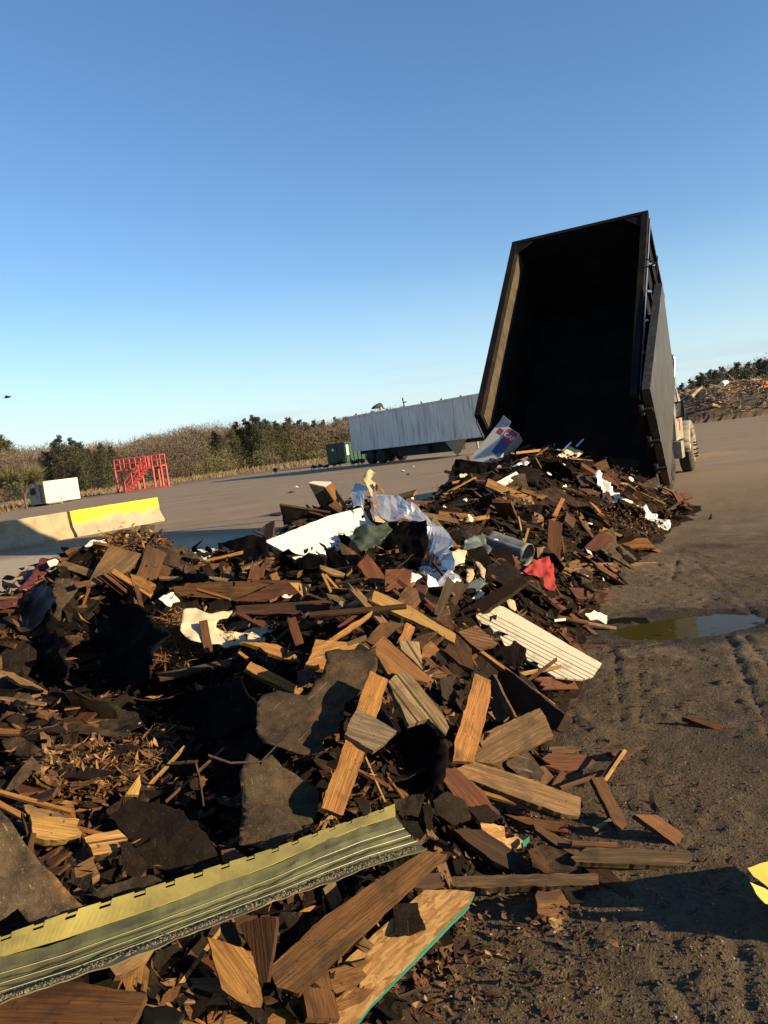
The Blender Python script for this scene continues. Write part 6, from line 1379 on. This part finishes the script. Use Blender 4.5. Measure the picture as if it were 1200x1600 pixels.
TP('C', [(1005, 545), (1090, 525), (1070, 580), (1096, 610), (1082, 668), (1020, 620)], 'bent grey shingle right of the grooved weathered plank', 'tarbrown', (.4, -.6, .6), .24, .016, name='shingle', cat='shingle')
PL('C', [(970, 364), (1010, 404), (960, 440), (925, 440), (930, 400)], 'small orange brown board beside the upright grey offcut', 'orange', NS, .26, .015)
PL('C', [(1000, 495), (1048, 520), (1030, 545), (975, 530)], 'dark grooved chip behind the weathered plank', 'browngroove', NS, .26, .015)
PL('C', [(1090, 330), (1160, 400), (1170, 500), (1100, 470), (1030, 410)], 'brown board under the tip of the bright yellow plank', 'brown', NU, .2, .02)
PL('X', [(700, 900), (712, 912), (690, 960), (676, 1000), (668, 996), (680, 950)], 'torn dark branch of lumber rising left of the heavy plank', 'greywet', (.2, -.8, .5), .36, .02)
# bare twig forking over the felt
tg = thing('twig', 'grey forked twig lying over the grey brown felt', 'twig', at(412, 1190, hit(412, 1190) - .36))
dt = hit(412, 1190) - .38
tw = MB()
for pts in ([(325, 1180), (360, 1192), (408, 1190), (452, 1144)], [(410, 1190), (404, 1212), (396, 1244)], [(305, 1190), (312, 1215), (318, 1260)]):
    tw.loft([at(a, b, dt + (a - 412) * .0006) for a, b in pts], [.0045, .004, .0035, .002][:len(pts)], 6)
tw.build('stem', 'greywet', tg)
# yellow strip at the right edge; unseen upright sheet added to cast a shadow
yd = gnd(1175, 1400); 
def ysheet():
    A = gnd(1169, 1395); mb = MB(); n, m_ = 30, 8
    path = [V((.17, -.06, 0)), V((.20, -.14, 0)), V((.22, -.28, 0)), V((.25, -.46, 0))]; hts = [.07, .15, .18, .18]  # unseen sheet outside the view, shaped to cast the ground shadow
    for i in range(n + 1):
        x = i / n * (len(path) - 1); q = min(int(x), len(path) - 2); fr = x - q; c = path[q].lerp(path[q + 1], fr); ht = hts[q] * (1 - fr) + hts[q + 1] * fr
        for k in range(m_ + 1):
            h_ = ht * k / m_; mb.v.append(A + c + V((.03 * math.sin(k / m_ * 2.6), .03 * math.sin(k / m_ * 2.6) + .012 * math.sin(i * .7), h_ + .004 + .006 * mnoise.noise(V((i * .4, k * .4, 0))))))
    for i in range(n):
        for k in range(m_): q = i * (m_ + 1) + k; mb.f.append((q, q + 1, q + m_ + 2, q + m_ + 1))
    o = mb.build('yellow_siding_scrap', 'yellowvinyl', None, True); o.modifiers.new('t', 'SOLIDIFY').thickness = .003; recentre(o); bpy.context.view_layer.update()
    r_ = PL('X', [(1168, 1356), (1200, 1346), (1275, 1336), (1280, 1404), (1200, 1386), (1177, 1369)], 'bent yellow vinyl strip standing on the mud at the right edge', 'yellowvinyl', (.55, -.40, .75), .22, .003, cat='siding scrap', name='yellow_siding_scrap')
    child_of(r_, PL('X', [(1172, 1378), (1200, 1391), (1270, 1412), (1265, 1428), (1196, 1412), (1182, 1397)], None, 'yellowvinyl', (.55, -.6, .6), .21, .003, cat=None, name='lower_fold'))
    bpy.context.view_layer.update(); o.name = 'upright_fold'; child_of(r_, o)
M['yellowvinyl'] = plain('yellow_vinyl', (.36, .28, .03), (.22, .16, .025), .66, .4, 0, 8)
ysheet()

# ------------------------------------------------------------------ smaller pieces all over the heap
random.seed(101)
def proto(kind, mat, i):
    if kind == 'shingle':
        L, W = U(.16, .34), U(.10, .22); n = random.choice([5, 6, 7]); pts = []
        for k in range(n):
            a = 2 * math.pi * (k + U(-.25, .25)) / n; r = U(.75, 1.15); pts.append((math.cos(a) * L / 2 * r, math.sin(a) * W / 2 * r))
        cv = U(-.8, 1.6); sd = i * 7.7
        me = sheet_mesh('shingle_scrap', pts, .004, .035, lambda x, y: cv * x * x + .016 * mnoise.noise(V((x * 9 + sd, y * 9, 1))) + .008 * mnoise.noise(V((x * 25, y * 25, sd))), .007, .012, sd)
    elif kind == 'board':
        L, W = U(.22, .62), U(.055, .13); e = U(-.04, .04); nz_ = random.choice([0, 3, 4, 5]); jg = [(L / 2 + (U(.0, .07) if k % 2 else -U(0, .05)), -W / 2 + W * k / nz_) for k in range(nz_ + 1)] if nz_ else [(L / 2 + e, -W / 2), (L / 2 - e * .5, W / 2 * U(.6, 1))]
        pts = [(-L / 2, -W / 2)] + jg + [(-L / 2 + e, W / 2)]
        me = sheet_mesh('board_scrap', pts, U(.012, .022), 0, None, .0025, .012, i * 3.3)
    elif kind == 'lath':
        L, W = U(.16, .55), U(.012, .035); pts = [(-L / 2, -W / 2), (L / 2, -W * U(.1, .5)), (L / 2 * U(.85, .98), W / 2 * U(.3, 1)), (-L / 2 * U(.9, 1), W / 2)]
        me = sheet_mesh('lath_scrap', pts, U(.006, .012), 0, None, .0015, .012, i * 5.1)
    me.materials.append(M[mat]); return me
MATS = {'shingle': ['black', 'tar', 'tar', 'black', 'tarbrown', 'tarred'], 'board': ['dark', 'brown', 'red', 'red', 'brown', 'orange', 'greybrown'], 'lath': ['brown', 'orange', 'red', 'dark', 'orange', 'greywet', 'yellow']}
PRO = {k: [(m_, proto(k, m_, j * 10 + q)) for j, m_ in enumerate(v) for q in range(3)] for k, v in MATS.items()}
LBL = {'shingle': {'black': 'black scrap of torn felt among the smaller debris', 'tar': 'dark scrap of torn shingle among the smaller debris', 'tarbrown': 'dusty brown scrap of shingle among the smaller debris', 'tarred': 'rusty brown scrap of shingle among the smaller debris'},
       'board': {'dark': 'dark scrap of board among the smaller debris', 'brown': 'brown scrap of board among the smaller debris', 'red': 'reddish scrap of board among the smaller debris', 'orange': 'orange scrap of board among the smaller debris', 'greybrown': 'weathered scrap of board among the smaller debris'},
       'lath': {'brown': 'brown sliver of lath among the smaller debris', 'orange': 'orange sliver of lath among the smaller debris', 'red': 'reddish sliver of lath among the smaller debris', 'dark': 'dark sliver of lath among the smaller debris', 'greywet': 'grey sliver of lath among the smaller debris', 'yellow': 'pale sliver of lath among the smaller debris'}}
GRP = {'shingle': 'scraps of shingle in the heap', 'board': 'scraps of board in the heap', 'lath': 'slivers of lath in the heap'}
HP = [(0, 1600), (0, 930), (60, 890), (190, 830), (280, 860), (350, 850), (440, 800), (520, 770), (600, 780), (690, 760), (730, 740), (900, 710), (1000, 740), (1080, 790), (1000, 870), (930, 960), (880, 1100), (840, 1240), (780, 1330), (640, 1600)]
def inside(u, v, P=HP):
    c = False; j = len(P) - 1
    for i in range(len(P)):
        if (P[i][1] > v) != (P[j][1] > v) and u < (P[j][0] - P[i][0]) * (v - P[i][1]) / (P[j][1] - P[i][1]) + P[i][0]: c = not c
        j = i
    return c
def spot(world):
    while True:
        if world:
            x, y = U(-4, 5), U(2, 15); h = heap(x, y)
            if h > .06: return x, y, h
        else:
            u, v = U(0, 1110), 700 + 900 * rnd() ** 1.25
            if inside(u, v):
                d = hit(u, v); p = at(u, v, d); return p.x, p.y, max(0, p.z)
KEEP = [[(430, 1620), (655, 1385), (760, 1385), (560, 1620)], [(0, 1460), (620, 1250), (680, 1335), (0, 1575)], [(380, 1180), (400, 1080), (510, 1020), (600, 1015), (620, 1060), (540, 1290), (370, 1330)], [(735, 935), (800, 945), (945, 1040), (920, 1070), (810, 1030)], [(415, 845), (590, 785), (600, 840), (480, 885)]]
PAINTED_SHADE = [(60, 950), (250, 930), (420, 1030), (400, 1110), (380, 1270), (280, 1150), (100, 1110)]  # boards and laths in here mostly become black scraps, painting in shade
def fill(kind, N_, tilt, lift, sc0, sc1):
    for i in range(N_):
        x, y, h = spot(rnd() < .40); mt, me = random.choice(PRO[kind])
        dist = math.hypot(x, y)
        pu, pv = proj(V((x, y, h)))
        if any(inside(pu, pv, q) for q in KEEP) and rnd() < .9: lift_ = -.09
        else: lift_ = 0
        if inside(pu, pv, PAINTED_SHADE) and kind != 'shingle' and rnd() < .75: mt, me = random.choice(PRO['shingle'][:9]); 
        if mt in ('orange', 'yellow') and rnd() < .35: mt, me = random.choice(PRO[kind])
        n = (hnorm(x, y) + V((random.gauss(0, tilt), random.gauss(0, tilt), 0))).normalized(); a = U(0, 6.28)
        mw = frame(V((x, y, h + lift_ + U(-.02, lift))), n, V((math.cos(a), math.sin(a), .01)))
        s_ = U(sc0, sc1) * (1.55 if dist > 7 else (.8 if dist < 3.2 else 1.0))
        o = bpy.data.objects.new({'shingle': 'shingle_scrap', 'board': 'board_scrap', 'lath': 'lath_scrap'}[kind], me); COL.objects.link(o); o.matrix_world = mw @ Matrix.Diagonal((s_, s_, s_, 1))
        kk = kind if mt in LBL[kind] and me.name.startswith(kind) else 'shingle'; o.name = kk + '_scrap'; tag(o, LBL[kk][mt], kk, GRP[kk])
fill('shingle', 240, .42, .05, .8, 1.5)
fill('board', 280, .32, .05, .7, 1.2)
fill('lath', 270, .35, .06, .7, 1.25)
PAP = [proto('shingle', m_, 200 + i) for i, m_ in enumerate(['paper', 'bag', 'cream', 'paper', 'bag'])]
for i in range(46):
    while True:
        x, y, h = spot(True)
        if y > (6.5 if i < 32 else 3.5): break
    n = (hnorm(x, y) + V((random.gauss(.2, .4), random.gauss(-.2, .4), 0))).normalized(); a = U(0, 6.28); s_ = U(.18, .55)
    o = bpy.data.objects.new('paper_scrap', random.choice(PAP)); COL.objects.link(o); o.matrix_world = frame(V((x, y, h + U(.03, .10))), n, V((math.cos(a), math.sin(a), .01))) @ Matrix.Diagonal((s_, s_, s_ * 2, 1))
    tag(o, 'tiny pale scrap of paper or film among the debris', 'paper', 'pale scraps in the heap')
# uncountable crumbs: chips, splinters, leaves and pine straw
def crumbs(name, label, cat, mat, n, gen, thin, L0, L1, tilt=.7, lift=.05):
    mb = MB()
    for _ in range(n):
        r = gen()
        if r is None: continue
        x, y, h = r; nr = (hnorm(x, y) * .8 + V((random.gauss(0, tilt), random.gauss(0, tilt), random.gauss(.3, .3)))).normalized(); a = U(0, 6.28)
        m_ = frame(V((x, y, h + U(-.01, lift))), nr, V((math.cos(a), math.sin(a), .02))); L = U(L0, L1); W = L * thin * U(.6, 1.4)
        ax, ay, az = m_.col[0].xyz, m_.col[1].xyz, m_.col[2].xyz; p = m_.translation; bnd = az * L * U(-.25, .35)
        if thin < .12: mb.quad(p - ax * L / 2 + bnd, p - ay * W, p + ax * L / 2 + bnd, p + ay * W)
        else:
            i = len(mb.v); mb.v += [p - ax * L / 2 + bnd * .5, p - ay * W / 2 - ax * L * .1, p + ax * L * .15 - ay * W * .42 + bnd * .2, p + ax * L / 2 + bnd, p + ay * W * .5 + ax * L * .12, p + ay * W * .40 - ax * L * .2 + bnd * .3]
            mb.f += [(i, i + 1, i + 4, i + 5), (i + 1, i + 2, i + 3, i + 4)]
    return tag(mb.build(name, mat), label, cat, None, 'stuff')
anyw = lambda: spot(rnd() < .5)
crumbs('dark_crumbs', 'dark torn crumbs of felt and shingle filling the heap', 'rubble', 'tar', 5200, anyw, .6, .03, .12)
crumbs('brown_chips', 'brown wood chips filling the heap', 'wood chips', 'brown', 3200, anyw, .3, .02, .10)
crumbs('orange_splinters', 'orange wood splinters sprinkled over the heap', 'splinters', 'orange', 1100, anyw, .16, .02, .10, .5, .08)
def region(poly, lift=0, only=False):
    us = [p[0] for p in poly]; vs_ = [p[1] for p in poly]
    def g():
        for _ in range(50):
            u, v = U(min(us), max(us)), U(min(vs_), max(vs_))
            if inside(u, v, poly):
                d = hit(u, v); p = at(u, v, d)
                if only and heap(p.x, p.y) < .04: continue
                return p.x, p.y, max(gh(p.x, p.y), p.z) + lift
    return g
def rcr(name, label, cat, mat, polys, n, thin, L0, L1, lift=0, tilt=.7):
    gs = [region(p, lift, p[0] not in [q[0] for q in FOOT] and len(p) != 8) for p in polys]; return crumbs(name, label, cat, mat, n, lambda: random.choice(gs)(), thin, L0, L1, tilt)
STR = [[(235, 1000), (290, 985), (345, 1010), (380, 1030), (300, 1060), (220, 1075), (195, 1050)]]
LEAF = [[(40, 1235), (120, 1205), (190, 1190), (240, 1165), (285, 1160), (270, 1210), (215, 1250), (150, 1280), (70, 1270)]]
TOPL = [[(135, 850), (165, 830), (215, 828), (280, 838), (270, 855), (220, 860), (160, 880)]]
RPILE = [[(935, 800), (990, 790), (1030, 810), (1060, 830), (1010, 850), (960, 835)]]
TOPL = [[(150, 876), (175, 856), (215, 848), (276, 852), (270, 866), (220, 872), (170, 886)]]
FOOT = [[(600, 1560), (700, 1420), (860, 1400), (1000, 1480), (880, 1600), (600, 1610)], [(690, 1340), (860, 1260), (930, 1360), (800, 1400)]]
rcr('pine_straw', 'tangled pine straw in the left half of the heap', 'pine straw', 'straw', STR, 1200, .035, .04, .13, .08)
rcr('leaf_pile', 'dry brown leaves heaped at the left of the heap', 'leaves', 'leaf', LEAF + LEAF + LEAF + TOPL + RPILE + RPILE, 1000, .32, .018, .055, .045, .7)
rcr('pale_leaf_pile', 'pale dry leaves mixed into the leaf piles', 'leaves', 'leafpale', LEAF + TOPL + RPILE + STR, 200, .3, .015, .05, .10, .9)
rcr('shredded_wood', 'shredded brown wood mixed into the leaf piles', 'splinters', 'brown', LEAF + LEAF + TOPL + RPILE, 700, .13, .03, .11, .05, .6)
rcr('shredded_bark', 'orange shreds mixed into the leaf piles', 'splinters', 'orange', LEAF + LEAF + TOPL, 150, .12, .03, .10, .06, .7)
rcr('leaf_litter', 'dry leaves strewn on the mud at the foot of the heap', 'leaves', 'leaf', FOOT, 420, .5, .012, .04, .005, .35)
rcr('pale_leaf_litter', 'pale dry leaves strewn on the mud at the foot of the heap', 'leaves', 'leafpale', FOOT, 45, .45, .01, .035, .006, .4)
rcr('wood_crumbs', 'small dark wood crumbs strewn on the mud beside the heap', 'wood chips', 'red', FOOT + [[(860, 1000), (1000, 900), (1120, 800), (1160, 1000), (1100, 1200), (1150, 1500), (880, 1450), (850, 1160)]], 380, .22, .015, .07, .004, .25)
